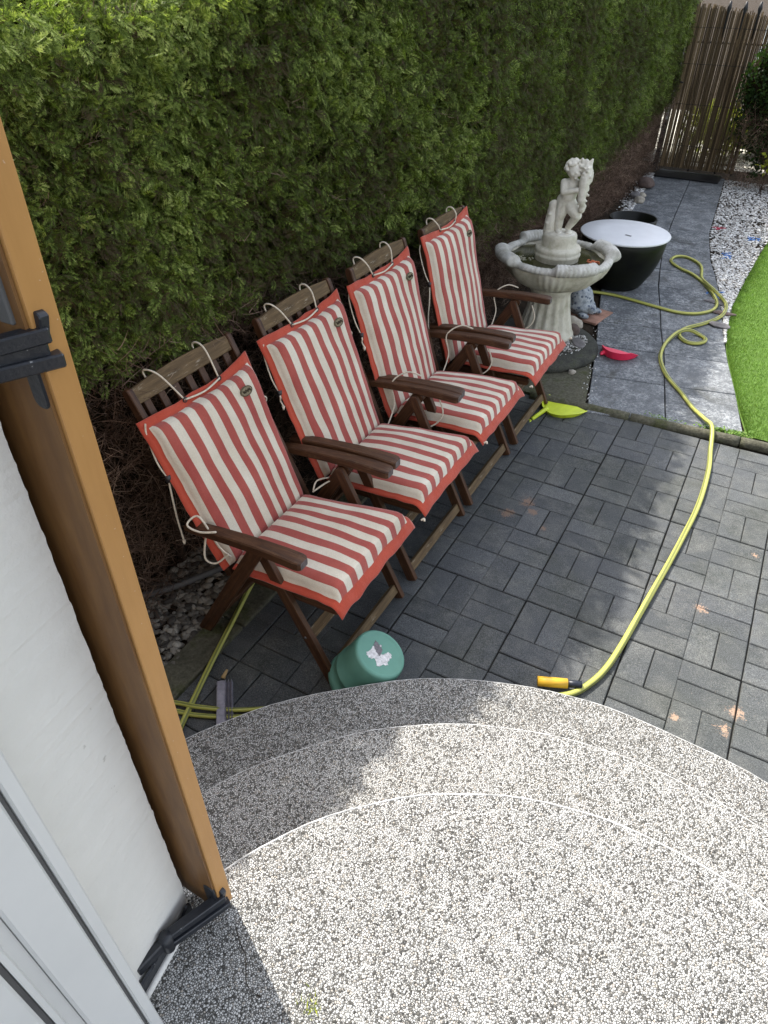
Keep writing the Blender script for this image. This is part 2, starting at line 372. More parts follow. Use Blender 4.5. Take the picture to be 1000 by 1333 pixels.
POT = m.fin(m.ramp(n1, [(.35, (.0035, .0035, .0035)), (.75, (.009, .011, .006))]), m.ramp(n1, [(.3, .3), (.7, .5)]), m.bump(n1, .002, .4), .2)
m = NT('lid_white'); c = m.coord('Object'); n1 = m.noise(c, 4, 5, .6)
LID = m.fin(m.mix(m.ramp(m.noise(c, 45, 4, .7), [(.66, 0.), (.72, .35)]), m.ramp(n1, [(.3, (.60, .61, .63)), (.7, (.70, .71, .73))]), (.45, .44, .42)), .5, m.bump(n1, .001), .3)
m = NT('ornament_bluegrey'); c = m.coord('World'); v = m.voro(c, 34); n1 = m.noise(c, 22, 5, .7)
col = m.ramp(n1, [(.35, (.15, .175, .20)), (.65, (.38, .41, .43))]); col = m.mix(m.ramp(v, [(.28, .9), (.36, 0.)]), col, (.05, .07, .11))
ORN = m.fin(col, .6, m.bump(n1, .004), .4)
TERRA = simple('terracotta_tile', (.27, .155, .115), .85, .2, .35, 12, .002)
GREY1 = simple('stone_grey', (.15, .14, .14), .85, .3, .3, 22, .003); BROWN1 = simple('stone_brown', (.11, .08, .07), .8, .3, .3, 22, .003); PALE1 = simple('stone_pale', (.34, .31, .26), .85, .3, .35, 22, .003)
def pebmat(name, stops, rough=.7):
    m = NT(name); a = m.attr(); c = m.coord('World')
    col = m.ramp(a, stops); col = m.mix(1, col, m.ramp(m.noise(c, 90, 3), [(.3, .75), (.7, 1.15)]), 'MULTIPLY'); return m.fin(col, rough, None, .3)
PEBW = pebmat('marble_chips', [(0, (.16, .14, .12)), (.18, (.34, .32, .29)), (.45, (.55, .54, .52)), (1, (.74, .74, .72))])
PEBG = pebmat('river_pebbles', [(0, (.05, .045, .04)), (.4, (.15, .14, .12)), (.8, (.27, .255, .22)), (1, (.36, .345, .30))])
m = NT('hose_yellow'); c = m.coord('UV'); sx = m.new('ShaderNodeSeparateXYZ'); m.L(c, sx.inputs[0])
bd = m.math('PINGPONG', m.math('MULTIPLY', sx.outputs[0], 6.), 1.)
ob = m.coord('World')
col = m.mix(m.ramp(bd, [(.62, 0.), (.7, 1.)]), (.40, .40, .09), (.15, .165, .04)); col = m.mix(m.ramp(m.noise(ob, 50, 4, .7), [(.5, 0.), (.75, .35)]), col, (.25, .22, .1))
HOSE = m.fin(col, .42, None, .4)
HOSEY = simple('connector_yellow', (.62, .36, .03), .45, .4, .1); HOSEB = simple('connector_black', (.015, .018, .028), .4, .4)
GREYH = simple('pipe_grey', (.11, .11, .11), .6, .3)
m = NT('bucket_teal'); c = m.coord('Object'); n1 = m.noise(c, 12, 4)
BUCK = m.fin(m.ramp(n1, [(.3, (.095, .235, .18)), (.7, (.115, .27, .21))]), .48, m.bump(n1, .0008), .35)
STICK = simple('sticker_torn', (.56, .55, .55), .8, .2, .35, 90)
STICKD = simple('sticker_print_grey', (.16, .15, .16), .8, .2, .3, 90)
YPAN = simple('plastic_lime', (.52, .62, .03), .38, .4, .12, 20); RPAN = simple('plastic_pink_red', (.72, .03, .085), .35, .4, .1, 20)
BRSH = simple('brush_grey', (.26, .25, .29), .6, .3, .3, 40)
BLACKM = simple('iron_black', (.012, .012, .013), .5, .4); DARKW = simple('plank_dark', (.004, .004, .005), .7, .3)
def leafmat(name, stops, rough=.55, trans=.35, dead=None):
    m = NT(name); a = m.attr(); c = m.coord('World')
    col = m.ramp(a, stops)
    col = m.mix(1, col, m.ramp(m.noise(c, 1.9, 3), [(.3, .80), (.7, 1.22)]), 'MULTIPLY')
    m.fin(col, rough, None, .12)
    tr = m.new('ShaderNodeBsdfTranslucent'); m.L(m.mix(1, col, (1.15, 1.3, .5), 'MULTIPLY'), tr.inputs[0])
    mx = m.new('ShaderNodeMixShader'); mx.inputs[0].default_value = trans
    m.L(m.b.outputs[0], mx.inputs[1]); m.L(tr.outputs[0], mx.inputs[2]); m.L(mx.outputs[0], m.out.inputs[0]); return m.m
THUJA = leafmat('thuja_leaf', [(0, (.060, .045, .024)), (.12, (.095, .078, .040)), (.3, (.062, .088, .018)), (.55, (.120, .170, .034)), (.8, (.24, .305, .072)), (1, (.42, .47, .16))])
m = NT('twig_brown'); a = m.attr()
TWIG = m.fin(m.ramp(a, [(0, (.06, .038, .027)), (.6, (.17, .11, .08)), (1, (.32, .23, .17))]), .9, None, .15)
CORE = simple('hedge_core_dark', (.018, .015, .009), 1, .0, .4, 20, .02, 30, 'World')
GRASS = leafmat('turf_blades', [(0, (.095, .17, .030)), (.6, (.14, .25, .050)), (1, (.25, .34, .10))], .6, .3)
GRASSB = simple('turf_base', (.08, .14, .03), .9, .1, .3, 30, .004, 90, 'World')
BUSHM = leafmat('bush_leaf_dark', [(0, (.016, .030, .012)), (.7, (.028, .055, .016)), (1, (.05, .09, .02))])
YELM = leafmat('leaf_yellow_green', [(0, (.20, .24, .02)), (1, (.40, .42, .05))])
REED = pebmat('reed_bamboo', [(0, (.07, .048, .026)), (.6, (.145, .10, .054)), (1, (.26, .185, .10))], .7)
WALLFAR = simple('far_wall_white', (.8, .8, .77), .9, .2, .05)
GLB = simple('glass_pebble_blue', (.05, .16, .42), .3, .5); GLR = simple('glass_pebble_red', (.35, .03, .06), .4, .4)

# ------------------------------------------------------------ ground
tag(link('ground', mesh('ground', [(-150, -150, -.03), (150, -150, -.03), (150, 150, -.03), (-150, 150, -.03)], [(0, 1, 2, 3)]), SOIL), kind='structure')
# paving: bricks of 11 x 22 cm in basket weave, tiles of 2 x 2 cells
CELL = .225
pav = tag(empty('paving'), kind='structure')
link('paving_bed', mesh('paving_bed', [(-1.05, -3.3, -.013), (2.6, -3.3, -.013), (2.6, .52, -.013), (-1.05, .42, -.013)], [(0, 1, 2, 3)]), JOINT, pav)
def brick_mesh(name, L, Wd):
    bm = bmesh.new(); b = .0035; t = .03
    rings = []
    for (dx, z) in ((0, -t), (0, -b), (b, 0)):
        rings.append([bm.verts.new((sx*(L/2-dx), sy*(Wd/2-dx), z)) for sx, sy in ((-1, -1), (1, -1), (1, 1), (-1, 1))])
    for a, c_ in zip(rings, rings[1:]):
        for i in range(4): bm.faces.new((a[i], a[(i+1) % 4], c_[(i+1) % 4], c_[i]))
    bm.faces.new(rings[-1]); me = bpy.data.meshes.new(name); bm.to_mesh(me); bm.free(); me.materials.append(BRICK); return me
J = .0034
BM_ = brick_mesh('brick', CELL-J, CELL/2-J)
def kerb_y(x): return .42+.09*(x+.5)/1.3
STEPC = (.66, -3.44)
cells = []
for i in range(-5, 12):
    for j in range(-4, 17):
        cells.append((i, j))
rest = []
nb = 0
for (i, j) in cells:
    for h in range(2):
        tx = .0013*(1 if i % 2 == 0 else -1); ty = .0013*(1 if j % 2 else -1)
        if (i+j) % 2 == 0: x = (i+.25+.5*h)*CELL; y = -(j+.5)*CELL; rz = PI/2
        else: x = (i+.5)*CELL; y = -(j+.25+.5*h)*CELL; rz = 0
        x += tx; y += ty
        if y > kerb_y(x)+.012 or x < -1.08: continue
        d = math.hypot(x-STEPC[0], y-STEPC[1])
        if d < 1.48 or y < -3.1: continue
        vis = x < 1.15+.1*max(0, 0) and x < 1.25 and d > 1.5 and y > -2.75
        loc = (x+random.uniform(-.0012, .0012), y+random.uniform(-.0012, .0012), random.uniform(-.0018, .0012)); rot = (random.uniform(-.006, .006), random.uniform(-.006, .006), rz+random.uniform(-.006, .006))
        if vis and nb < 296:
            link('brick', BM_, None, pav, loc, rot); nb += 1
        else: rest.append((loc, rot))
if rest:
    V = []; F = []
    for loc, rot in rest:
        from mathutils import Euler
        e = Euler(rot); o0 = len(V)
        for v in BM_.vertices:
            q = v.co.copy(); q.rotate(e); V.append(q+Vector(loc))
        F += [tuple(o0+k for k in p.vertices) for p in BM_.polygons]
    tag(link('brick_field', mesh('brick_field', V, F), BRICK, pav), kind='stuff')
# kerb logs between paving and path
kb = tag(empty('kerb'), kind='structure')
xs = [-.62, .02, .66, 1.3, 1.94, 2.58]
for a, b in zip(xs, xs[1:]):
    p0 = (a+.004, kerb_y(a)+.02, .0); p1 = (b-.004, kerb_y(b)+.02, .0)
    P = [Vector(p0).lerp(Vector(p1), t/14) for t in range(15)]
    P = [p+Vector((0, .004*noise.noise(p*9), .003*noise.noise(p*11+Vector((3, 1, 2))))) for p in P]
    tube('kerb_stone', P, .034, MOSSY, kb, 12, 0)
# kerb strip under the chairs, between pebble bed and paving
for k in range(4):
    y0 = -3.0+k*.9; box('kerb_slab', -1.135, -.992, y0+.005, y0+.895, -.03, .018, MOSSY, kb, .008, 2)
# mossy slab in front of the fountain
V = [(-1.06, .44), (-.265, .47), (-.365, .99), (-1.04, .99)]
me = mesh('mossy_slab', [(x, y, .012) for x, y in V]+[(x, y, -.03) for x, y in V], [(0, 1, 2, 3), (0, 4, 5, 1), (1, 5, 6, 2), (2, 6, 7, 3), (3, 7, 4, 0)]); link('mossy_slab', me, MOSSY, kb)
V = [(-1.0, .998), (-.375, .998), (-.475, 1.45), (-1.0, 1.60)]
me = mesh('mossy_slab', [(x, y, .006) for x, y in V]+[(x, y, -.03) for x, y in V], [(0, 1, 2, 3), (0, 4, 5, 1), (1, 5, 6, 2), (2, 6, 7, 3), (3, 7, 4, 0)]); link('mossy_slab', me, MOSSY, kb)
# path of concrete slabs
path = tag(empty('path'), kind='structure')
cen = [(.233, .504), (.126, 1.013), (.024, 1.5), (-.09, 1.95), (-.19, 2.4), (-.30, 2.87), (-.38, 3.33), (-.45, 3.76), (-.505, 4.22), (-.555, 4.68), (-.60, 5.17), (-.645, 5.72), (-.69, 6.28), (-.735, 6.84), (-.78, 7.30)]
# left edge, right edge
lef = [(-.235, .40), (-.345, .914), (-.45, 1.4), (-.56, 1.85), (-.665, 2.30), (-.775, 2.77), (-.86, 3.24), (-.93, 3.68), (-.985, 4.14), (-1.03, 4.61), (-1.07, 5.10), (-1.12, 5.65), (-1.16, 6.21), (-1.20, 6.77), (-1.24, 7.25)]
rig = [(.672, .60), (.565, 1.113), (.455, 1.58), (.36, 2.04), (.285, 2.48), (.205, 2.93), (.105, 3.38), (.0, 3.80), (-.085, 4.28), (-.155, 4.73), (-.195, 5.24), (-.235, 5.77), (-.28, 6.33), (-.325, 6.88), (-.36, 7.34)]
def slab(q, z=.010):
    g = .0045; cx = sum(p[0] for p in q)/4; cy = sum(p[1] for p in q)/4
    bm = bmesh.new(); rings = []
    def inset(d): return [(p[0]+(cx-p[0])*d/.3, p[1]+(cy-p[1])*d/.3) for p in q]
    dz = [random.uniform(-.0025, .0025) for _ in q]
    for d, zz in ((g, -.035), (g, -.004), (g+.004, 0)):
        rings.append([bm.verts.new((x, y, z+zz+e)) for (x, y), e in zip(inset(d), dz)])
    for a, b in zip(rings, rings[1:]):
        for i in range(4): bm.faces.new((a[i], a[(i+1) % 4], b[(i+1) % 4], b[i]))
    bm.faces.new(rings[-1]); bmesh.ops.recalc_face_normals(bm, faces=bm.faces[:]); me = bpy.data.meshes.new('paving_slab'); bm.to_mesh(me); bm.free(); return link('paving_slab', me, SLAB, path)
for k in range(len(cen)-1):
    slab((lef[k], cen[k], cen[k+1], lef[k+1])); slab((cen[k], rig[k], rig[k+1], cen[k+1]))
V = [(x, y, -.02) for x, y in lef]+[(x, y, -.02) for x, y in rig]; n = len(lef)
link('path_bed', mesh('path_bed', V, [(i, n+i, n+i+1, i+1) for i in range(n-1)]), JOINT, path)

# lawn
lw = [(.695, .60), (.60, .954), (.50, 1.4), (.42, 1.75), (.37, 2.1), (.335, 2.7), (.35, 3.32), (.385, 4.178), (.43, 4.9), (.50, 6.2)]
def lawn_x(y): return float(np.interp(y, [p[1] for p in lw], [p[0] for p in lw]))
V = []; F = []
for i, (x, y) in enumerate(lw): V += [(x, y, -.008), (x+.012, y, .008), (9., y, .006)]
for i in range(len(lw)-1): a = i*3; F += [(a, a+1, a+4, a+3), (a+1, a+2, a+5, a+4)]
lawn = tag(link('lawn', mesh('lawn', V, F), GRASSB), kind='structure')
nbl = 120000; y = RNG.uniform(.6, 5.5, nbl); u = RNG.uniform(0, 1, nbl)**2; x = np.interp(y, [p[1] for p in lw], [p[0] for p in lw])+.004+u*2.6
bl = (np.array([[-.1, 0, 0], [.1, 0, 0], [.25, .1, 1.]]), np.array([[0, 1, 2]])); bl2 = (np.array([[-.1, 0, 0], [.1, 0, 0], [-.3, -.2, .9]]), np.array([[0, 1, 2]]))
a = RNG.uniform(0, 2*PI, nbl); A = np.c_[np.cos(a), np.sin(a), np.zeros(nbl)]; Nh = np.c_[RNG.normal(0, .35, (nbl, 2)), np.ones(nbl)]
A, B, N = frames(A, Nh); V, T, R = scatter([bl, bl2], np.c_[x, y, np.full(nbl, .004)], A, B, N, RNG.uniform(.014, .024, nbl), RNG.uniform(0, 1, nbl))
tag(link('turf_grass', npmesh('turf_grass', V, T, 3, R), GRASS), 'short bright green turf with dappled sunlight beside the slab path', 'grass', kind='stuff')

# white marble gravel strip between path and lawn
gb = tag(link('gravel_bed', mesh('gravel_bed', [(.30, 2.0, -.006), (.46, 2.0, -.006), (.9, 7.4, -.006), (-.40, 7.3, -.006), (-.2, 4.6, -.006), (.1, 3.3, -.006)], [(0, 1, 2, 3, 4, 5)]), SOIL), kind='structure')
P = []
for _ in range(26000):
    yy = 1.9+5.4*random.random()**.9; xl = float(np.interp(yy, [p[1] for p in rig], [p[0] for p in rig]))+.008; xr = lawn_x(yy)-.005 if yy < 6 else .6
    if xr <= xl: continue
    P.append((random.uniform(xl, min(xr, xl+.85)), yy, random.uniform(-.002, .010)))
    if len(P) >= 9500: break
# rougher density
P = np.array([p for p in P if noise.noise(Vector(p)*4) > -.42 or random.random() < .35])
tag(pebbles('marble_gravel', P, RNG.uniform(.014, .030, len(P)), PEBW), 'white marble chip gravel between slab path and lawn', 'gravel', kind='stuff')
def stone(name, loc, size, mat, label, cat='stone', group=None, seed=1, flat=.5, rz=0.):
    v, t = rock_proto(seed, 3, 1.); V = v*np.array([size[0], size[1], size[2]]); z0 = V[:, 2].min()
    V[:, 2] -= z0
    o = link(name, npmesh(name, V, t, 3, smooth=True), mat, None, loc, (0, 0, rz)); tag(o, label, cat, group); return o
stone('flat_stone', (.30, 2.22, .0), (.16, .10, .035), GREY1, 'flat grey stone at the lawn edge beside the hose loop', seed=3)
stone('flat_stone', (.29, 2.50, .0), (.17, .08, .03), BROWN1, 'flat brown stone on the gravel edge just beyond the nearer flat one', seed=4)
stone('flat_stone', (.22, 2.72, .0), (.20, .07, .03), GREY1, 'thin dark stone in the gravel right beside the slab path', seed=5)
for (x, y, mt, lb) in ((.17, 2.93, GLB, 'light blue glass patch beside the slab edge in the gravel'), (.11, 4.05, GLB, 'royal blue glass patch in the middle of the white gravel'), (.26, 4.75, GLB, 'dark blue glass patch at the far lawn side of the gravel'), (-.10, 4.95, GLR, 'dull red glass patch beside the far slabs in the gravel')):
    V = []; n = 26; q = []
    P2 = np.array([(random.gauss(0, .028), random.gauss(0, .035), .008+random.random()*.004) for _ in range(n)])
    t = pebbles('glass_pebbles', P2, RNG.uniform(.018, .032, n), mt); t.location = (x, y, 0); tag(t, lb, 'glass pebbles')

# pebble bed against the hedge, near end
tag(link('planting_bed', mesh('planting_bed', [(-1.11, -3.1, -.012), (-1.09, .5, -.012), (-1.0, .98, -.006), (-.42, .98, -.006), (-.60, 2.0, -.006), (-.9, 3.2, -.004), (-1.28, 7.4, -.004), (-2.4, 7.4, .01), (-2.4, -3.1, .01)], [tuple(range(9))]), SOIL), kind='structure')
P = []
for _ in range(1500):
    xx = random.uniform(-1.50, -1.11); yy = random.uniform(-2.45, -1.25)
    if noise.noise(Vector((xx*3, yy*3, 5))) > -.25 : P.append((xx, yy, random.uniform(-.008, .012)))
tag(pebbles('river_pebbles', np.array(P), RNG.uniform(.022, .045, len(P)), PEBG, None, ROCKS2), 'rounded grey pebbles under the nearest chair beside the hedge foot', 'pebbles', kind='stuff')
P = []
for _ in range(900):
    t = random.random(); yy = 4.6+2.6*t; xx = np.interp(yy, [p[1] for p in lef], [p[0] for p in lef])-abs(random.gauss(.04, .05)); P.append((xx, yy, random.uniform(-.002, .012)))
tag(pebbles('white_chippings', np.array(P), RNG.uniform(.015, .04, len(P)), PEBW), 'white chippings along the hedge side of the far slabs', 'gravel', kind='stuff')
P = []
for _ in range(420):
    a = random.uniform(-1.0, 1.0); rr = random.uniform(.19, .33)
    P.append((-.82+rr*math.cos(a-.45), 1.22+rr*math.sin(a-.45), .066+random.random()*.008))
tag(pebbles('marble_chips', np.array(P), RNG.uniform(.009, .018, len(P)), PEBW), 'small white chips lying on the dark stone disc round the fountain foot', 'gravel', kind='stuff')
P = [(random.gauss(-.375, .022)-.23*(t-1), t, .012) for t in np.random.uniform(.52, 1.7, 70)]
tag(pebbles('grit', np.array(P), RNG.uniform(.006, .014, len(P)), PEBW), 'scattered white grit between stone disc and slab path', 'grit', kind='stuff')

# ------------------------------------------------------------ steps
steps = tag(empty('steps', (0, 0, 0)), kind='structure')
RAD = {1: (.65, -3.442, 1.583, [175, 163, 151.7, 139.8, 123.4, 114.5, 105.2, 95.8, 77.4, 60, 45, 30, 15, 2]),
       2: (.652, -3.415, 1.255, [172, 160, 148, 132, 118, 104, 92, 78, 62, 48, 33, 18, 3]),
       3: (.674, -3.461, .977, [171, 155.4, 141.4, 126.2, 110.4, 96.1, 80.8, 66, 51, 36, 21, 6])}
for k, (cx, cy, R_, angs) in RAD.items():
    z1 = .17*k; z0 = -.02 if k == 1 else .17*(k-1)-.02
    pts = [(cx+R_*math.cos(math.radians(a)), cy+R_*math.sin(math.radians(a))) for a in angs]
    yb = -3.62 if k < 3 else -3.66
    for _ in range(2):
        q = [pts[0]]
        for a, b in zip(pts, pts[1:]): q += [(a[0]*.8+b[0]*.2, a[1]*.8+b[1]*.2), (a[0]*.2+b[0]*.8, a[1]*.2+b[1]*.8)]
        pts = q+[pts[-1]]
    poly = [(pts[0][0], yb)]+pts+[(pts[-1][0], yb)]
    V = [(x, y, z1) for x, y in poly]+[(x, y, z0) for x, y in poly]; n = len(poly)
    F = [tuple(range(n))[::-1]]+[(i, i+1, n+i+1, n+i) for i in range(n-1)]
    me = mesh('tread', V, F); bm = bmesh.new(); bm.from_mesh(me); bmesh.ops.recalc_face_normals(bm, faces=bm.faces[:]); bm.to_mesh(me); bm.free()
    link('tread', me, CARPET, steps)
    # thin white edging strip round the tread
    P = [Vector((x, y, z1-.001)) for x, y in pts]; Q = []
    for a, b in zip(P, P[1:]):
        for t in range(3): Q.append(a.lerp(b, t/3)+Vector((0, 0, .0012*noise.noise(Vector((a.x*7+t, a.y*9, k))))))
    Q.append(P[-1]); V, F = tube_geo(Q, .0027 if k == 3 else .0018, 6)
    link('edge_strip', mesh('edge_strip', V, F, True), WHITETRIM, steps)

# ------------------------------------------------------------ house
house = empty('house_wall', (-2, -3.27, 0), 0, 'white rough rendered house wall with brown edge at the door opening', 'wall')
def wl(p): return Vector(p)-Vector((-2, -3.27, 0))
# left wall with uneven arris
V = []; F = []; nz = 330
for k in range(nz+1):
    z = .3+2.7*k/nz; e = .0035*noise.noise(Vector((0, 0, z*23)))+.003*noise.noise(Vector((1, 0, z*70)))
    V += [wl((-6, -3.172, z)), wl((-.240, -3.172, z)), wl((-.232+e*.6, -3.176-e, z)), wl((-.205, -3.40, z)), wl((-.60, -3.44, z)), wl((-6, -3.44, z))]
for k in range(nz):
    a = k*6
    for j in range(6): F.append((a+j, a+(j+1) % 6, a+6+(j+1) % 6, a+6+j))
F.append(tuple(nz*6+j for j in range(6)))
link('wall_left', mesh('wall_left', V, F), RENDER, house).name = 'wall_panel'
box('plinth', -6+2, -.243+2, .098, .02, 0, .36, SOIL, house)
bpy.data.objects['plinth'].data.materials.clear(); bpy.data.objects['plinth'].data.materials.append(GREY1)
box('wall_panel', 1.62+2, 6+2, -.17, .098, 0, 3.0, RENDER, house)
box('lintel', -.26+2, 1.62+2, -.17, .098, 2.75, 3.0, RENDER, house)
# black bitumen strip along foot of the reveal
V = []; F = []; n = 26
for k in range(n+1):
    t = k/n; x = -.228+.024*t; y = -3.18-.19*t; h = .040+.016*noise.noise(Vector((t*9, 0, 0))); x += .004
    V += [wl((x, y, .505)), wl((x+.006, y, .505)), wl((x+.006, y, .51+h)), wl((x, y, .51+h+.002))]
for k in range(n):
    a = k*4
    for j in range(4): F.append((a+j, a+(j+1) % 4, a+4+(j+1) % 4, a+4+j))
link('base_strip', mesh('base_strip', V, F), HINGE, house)
# lump of mortar at its foot
tube('mortar_fillet', [wl((-.214, -3.20, .512)), wl((-.203, -3.27, .513)), wl((-.190, -3.36, .512))], .008, RENDER, house, 6, 5)
# door frame and the edge of the opened door
df = empty('door_frame', (-.2, -3.42, .5), 0, 'white plastic door frame with opened door edge at lower left', 'door frame')
def dl(x): return x+.2
def prof(name, pts, z0, z1, mat):
    n = len(pts); V = [(x+.2, y+3.42, z-.5) for z in (z0, z1) for x, y in pts]
    F = [(i, (i+1) % n, n+(i+1) % n, n+i) for i in range(n)]+[tuple(range(n))[::-1], tuple(range(n, 2*n))]
    me = mesh(name, V, F); bm = bmesh.new(); bm.from_mesh(me); bmesh.ops.recalc_face_normals(bm, faces=bm.faces[:]); bm.to_mesh(me); bm.free()
    return link(name, me, mat, df)
prof('frame_jamb', [(-.30, -3.374), (-.127, -3.374), (-.124, -3.377), (-.124, -3.392), (-.128, -3.395), (-.30, -3.395)], .505, 2.74, FRAMEW)
prof('gasket', [(-.30, -3.396), (-.133, -3.396), (-.133, -3.401), (-.30, -3.401)], .505, 2.74, SEAL)
prof('door_edge', [(-.20, -3.402), (-.128, -3.402), (-.122, -3.406), (-.122, -3.466), (-.127, -3.470), (-.20, -3.47)], .505, 2.7, FRAMEW)
prof('door_rebate', [(-.20, -3.471), (-.134, -3.471), (-.134, -3.489), (-.128, -3.492), (-.128, -3.500), (-.20, -3.50)], .505, 2.7, FRAMEW)
prof('door_gasket', [(-.20, -3.501), (-.137, -3.501), (-.137, -3.508), (-.20, -3.508)], .505, 2.7, SEAL)
prof('door_leaf', [(-.20, -3.509), (-.130, -3.509), (-.125, -3.514), (-.125, -4.3), (-.20, -4.3)], .505, 2.7, FRAMEW)
# shutter folded back to the wall
sh = empty('shutter', (-.5, -3.134, .53), 0, 'golden brown shutter edge with dark hinges folded back against the white wall', 'shutter')
V0 = box('shutter_board', -.60, .349, -.018, .017, 0, 1.75, SHUT, sh, .0025, 2)
V0.location = (0, 0, 0)
box('inner_panel', -.55, .344, -.0225, -.0185, .012, 1.74, SHUTB, sh)
def hinge(z, scale=1., low=False):
    h = empty('strap_hinge', (-.2, -3.2, z), 0, ('lower' if low else 'upper')+' black iron strap hinge gripping the brown shutter '+('near the step' if low else 'beside the hedge'), 'hinge', 'shutter hinges')
    L_ = lambda x, y, dz: (x+.2, y+3.2, dz)
    s = scale
    beam('strap', L_(-.207, -3.275, .010*s), L_(-.148, -3.138, .012*s), .015*s, .014*s, HINGE, h, (0, 0, 1), .002, 0, .0)
    beam('strap', L_(-.205, -3.275, -.010*s), L_(-.144, -3.133, -.012*s), .016*s, .013*s, HINGE, h, (0, 0, 1), .002, 0, .0)
    beam('spine', L_(-.209, -3.277, 0), L_(-.150, -3.142, 0), .008*s, .026*s, HINGE, h, (0, 0, 1), .002)
    beam('bracket', L_(-.218, -3.34, -.004), L_(-.205, -3.27, -.002), .012*s, .022*s, HINGE, h, (0, 0, 1), .003)
    tube('knuckle', [L_(-.200, -3.268, -.020*s), L_(-.200, -3.268, .020*s)], .0095*s, HINGE, h, 14, 0)
    beam('blade', L_(-.168, -3.1555, .002), L_(-.168, -3.1555, -.06*s if not low else .075), .020*s, .007, HINGE, h, (0, -1, 0), .002, 0, .012)
    beam('pin_cap', L_(-.155, -3.143, .012), L_(-.150, -3.140, .032*s), .014*s, .012, HINGE, h, (0, -1, 0), .002, 0, .005)
    return h
hinge(1.905, 1.2); h_ = hinge(.575, 1.45, True)
beam('pivot_bar', (-.178+.5, -3.1575+3.134, 1.93-.53), (-.178+.5, -3.1575+3.134, 2.26-.53), .020, .007, GREYH, sh, (0, -1, 0), .002)

# ------------------------------------------------------------ hedge
hedge = empty('hedge', (-1.7, 2.2, 0), 0, 'tall clipped thuja hedge, green above and bare brown at its foot, behind the chairs', 'hedge')
HO = np.array([-1.7, 2.2, 0])
def zg(y): return np.interp(y, [-2.6, -1.2, .2, 1.3, 2.5, 3.6, 5.3, 7.5], [1.13, 1.07, .86, .62, .52, .50, .62, .84])
def ztop(y): return np.interp(y, [-3.1, -1.8, -1.3, -.95, -.45, 8], [2.15, 2.16, 2.24, 2.33, 2.50, 2.51])
def face_x(y, z):
    b = np.array([noise.noise(Vector((yy*1.3, zz*1.7, 3.)))*.040+noise.noise(Vector((yy*4.2, zz*4.2, 9.)))*.028 for yy, zz in zip(y, z)])
    base = np.interp(y, [-3, 2, 7.5], [-1.36, -1.36, -1.27])
    zt = ztop(y); round_ = -.20*np.clip((z-(zt-.07))/.08, 0, 1)**2
    under = -.07*np.clip((zg(y)+.12-z)/.3, 0, 1)
    return base+b+round_+under
def frond(seed, pairs=9, barbs=True):
    rr = random.Random(seed); V = []; T = []; Of = []
    bend = rr.uniform(-.25, .25)
    def pt(t): return np.array([bend*t*t, t, -.18*t*t])
    V += [pt(0)+[-.012, 0, 0], pt(0)+[.012, 0, 0], pt(.55)+[0, 0, 0]+np.array([.012, 0, 0]), pt(1.)]; T += [[0, 1, 2], [0, 2, 3]]; Of += [-.3, -.3, -.1, .1]
    for k in range(pairs):
        t = .10+.86*k/pairs
        for s in (-1, 1):
            L = (.44*(1-t)**.75+.10)*rr.uniform(.75, 1.15); a = math.radians(rr.uniform(34, 52)); d = np.array([s*math.sin(a), math.cos(a), rr.uniform(-.25, .05)])
            p = pt(t+rr.uniform(-.02, .02)); n = np.array([d[1], -d[0], 0]); w = .036
            o = len(V); ov = rr.uniform(-.26, .26); Of += [ov-.35, ov, ov, ov+.22]; V += [p, p+d*L*.55+n*w, p+d*L*.55-n*w, p+d*L+np.array([0, .05*L, -.05])]; T += [[o, o+1, o+2], [o+1, o+3, o+2]]
            if barbs and L > .16:
                for q in ((.35, 1), (.45, -1), (.68, 1)):
                    f, sd = q; a0 = p+d*L*f; dd = norm(d+n*sd*.9); l2 = L*.42*(1.1-f)+.05; o = len(V)
                    Of += [ov-.2, ov-.1, ov+.3]; V += [a0-d*.035, a0+d*.035, a0+dd*l2]; T += [[o, o+1, o+2]]
    return np.array(V), np.array(T), np.array(Of)
def put_fronds(name, n, ylo, yhi, size, protos, depth=(-.12, .035), top=False):
    y = RNG.uniform(ylo, yhi, n)
    if top:
        z = ztop(y)+(RNG.uniform(-.08, .0, n) if size < .14 else RNG.uniform(-.02, .10, n)); x = RNG.uniform(-2.25, -1.48, n)
    else:
        lo = zg(y)-.10; z = lo+(ztop(y)+.02-lo)*RNG.uniform(0, 1, n)
        keep = RNG.uniform(0, 1, n) < np.clip((z-zg(y)+.10+.10*np.array([noise.noise(Vector((a*3, b*3, 1))) for a, b in zip(y, z)]))/.16, 0, 1)
        y = y[keep]; z = z[keep]; x = face_x(y, z)+RNG.uniform(depth[0], depth[1], len(y))
    n = len(y)
    A = np.c_[RNG.uniform(.05, .9, n), RNG.uniform(-.9, .9, n), RNG.uniform(-.9, .55, n)] if not top else np.c_[RNG.uniform(-.4, .7, n), RNG.uniform(-.7, .7, n), RNG.uniform(.2, 1, n)]
    Nh = np.c_[np.full(n, .75), RNG.normal(0, .55, n), .5+RNG.normal(0, .45, n)]
    A, B, N = frames(A, Nh)
    patch = np.array([noise.noise(Vector((a*2.1, b*2.6, 7.7))) for a, b in zip(y, z)])
    brown = np.clip((zg(y)+.28-z)/.28, 0, 1)*.25+np.interp(y, [-3, 0, 1.5, 4, 6, 8], [0, .04, .15, .16, .06, .03])
    r = np.clip(RNG.beta(3, 3, n)*.9+.08+patch*.38-brown-(RNG.uniform(0, 1, n) < .06)*.5, 0, 1)
    dp = np.clip((y-ylo)/1, 0, 1)
    P = np.c_[x, y, z]-HO
    V, T, R = scatter(protos, P, B, A, N, size*RNG.uniform(.7, 1.25, n), r)
    tag(link(name, npmesh(name, V, T, 3, R), THUJA, hedge), kind='stuff')
    return len(T)
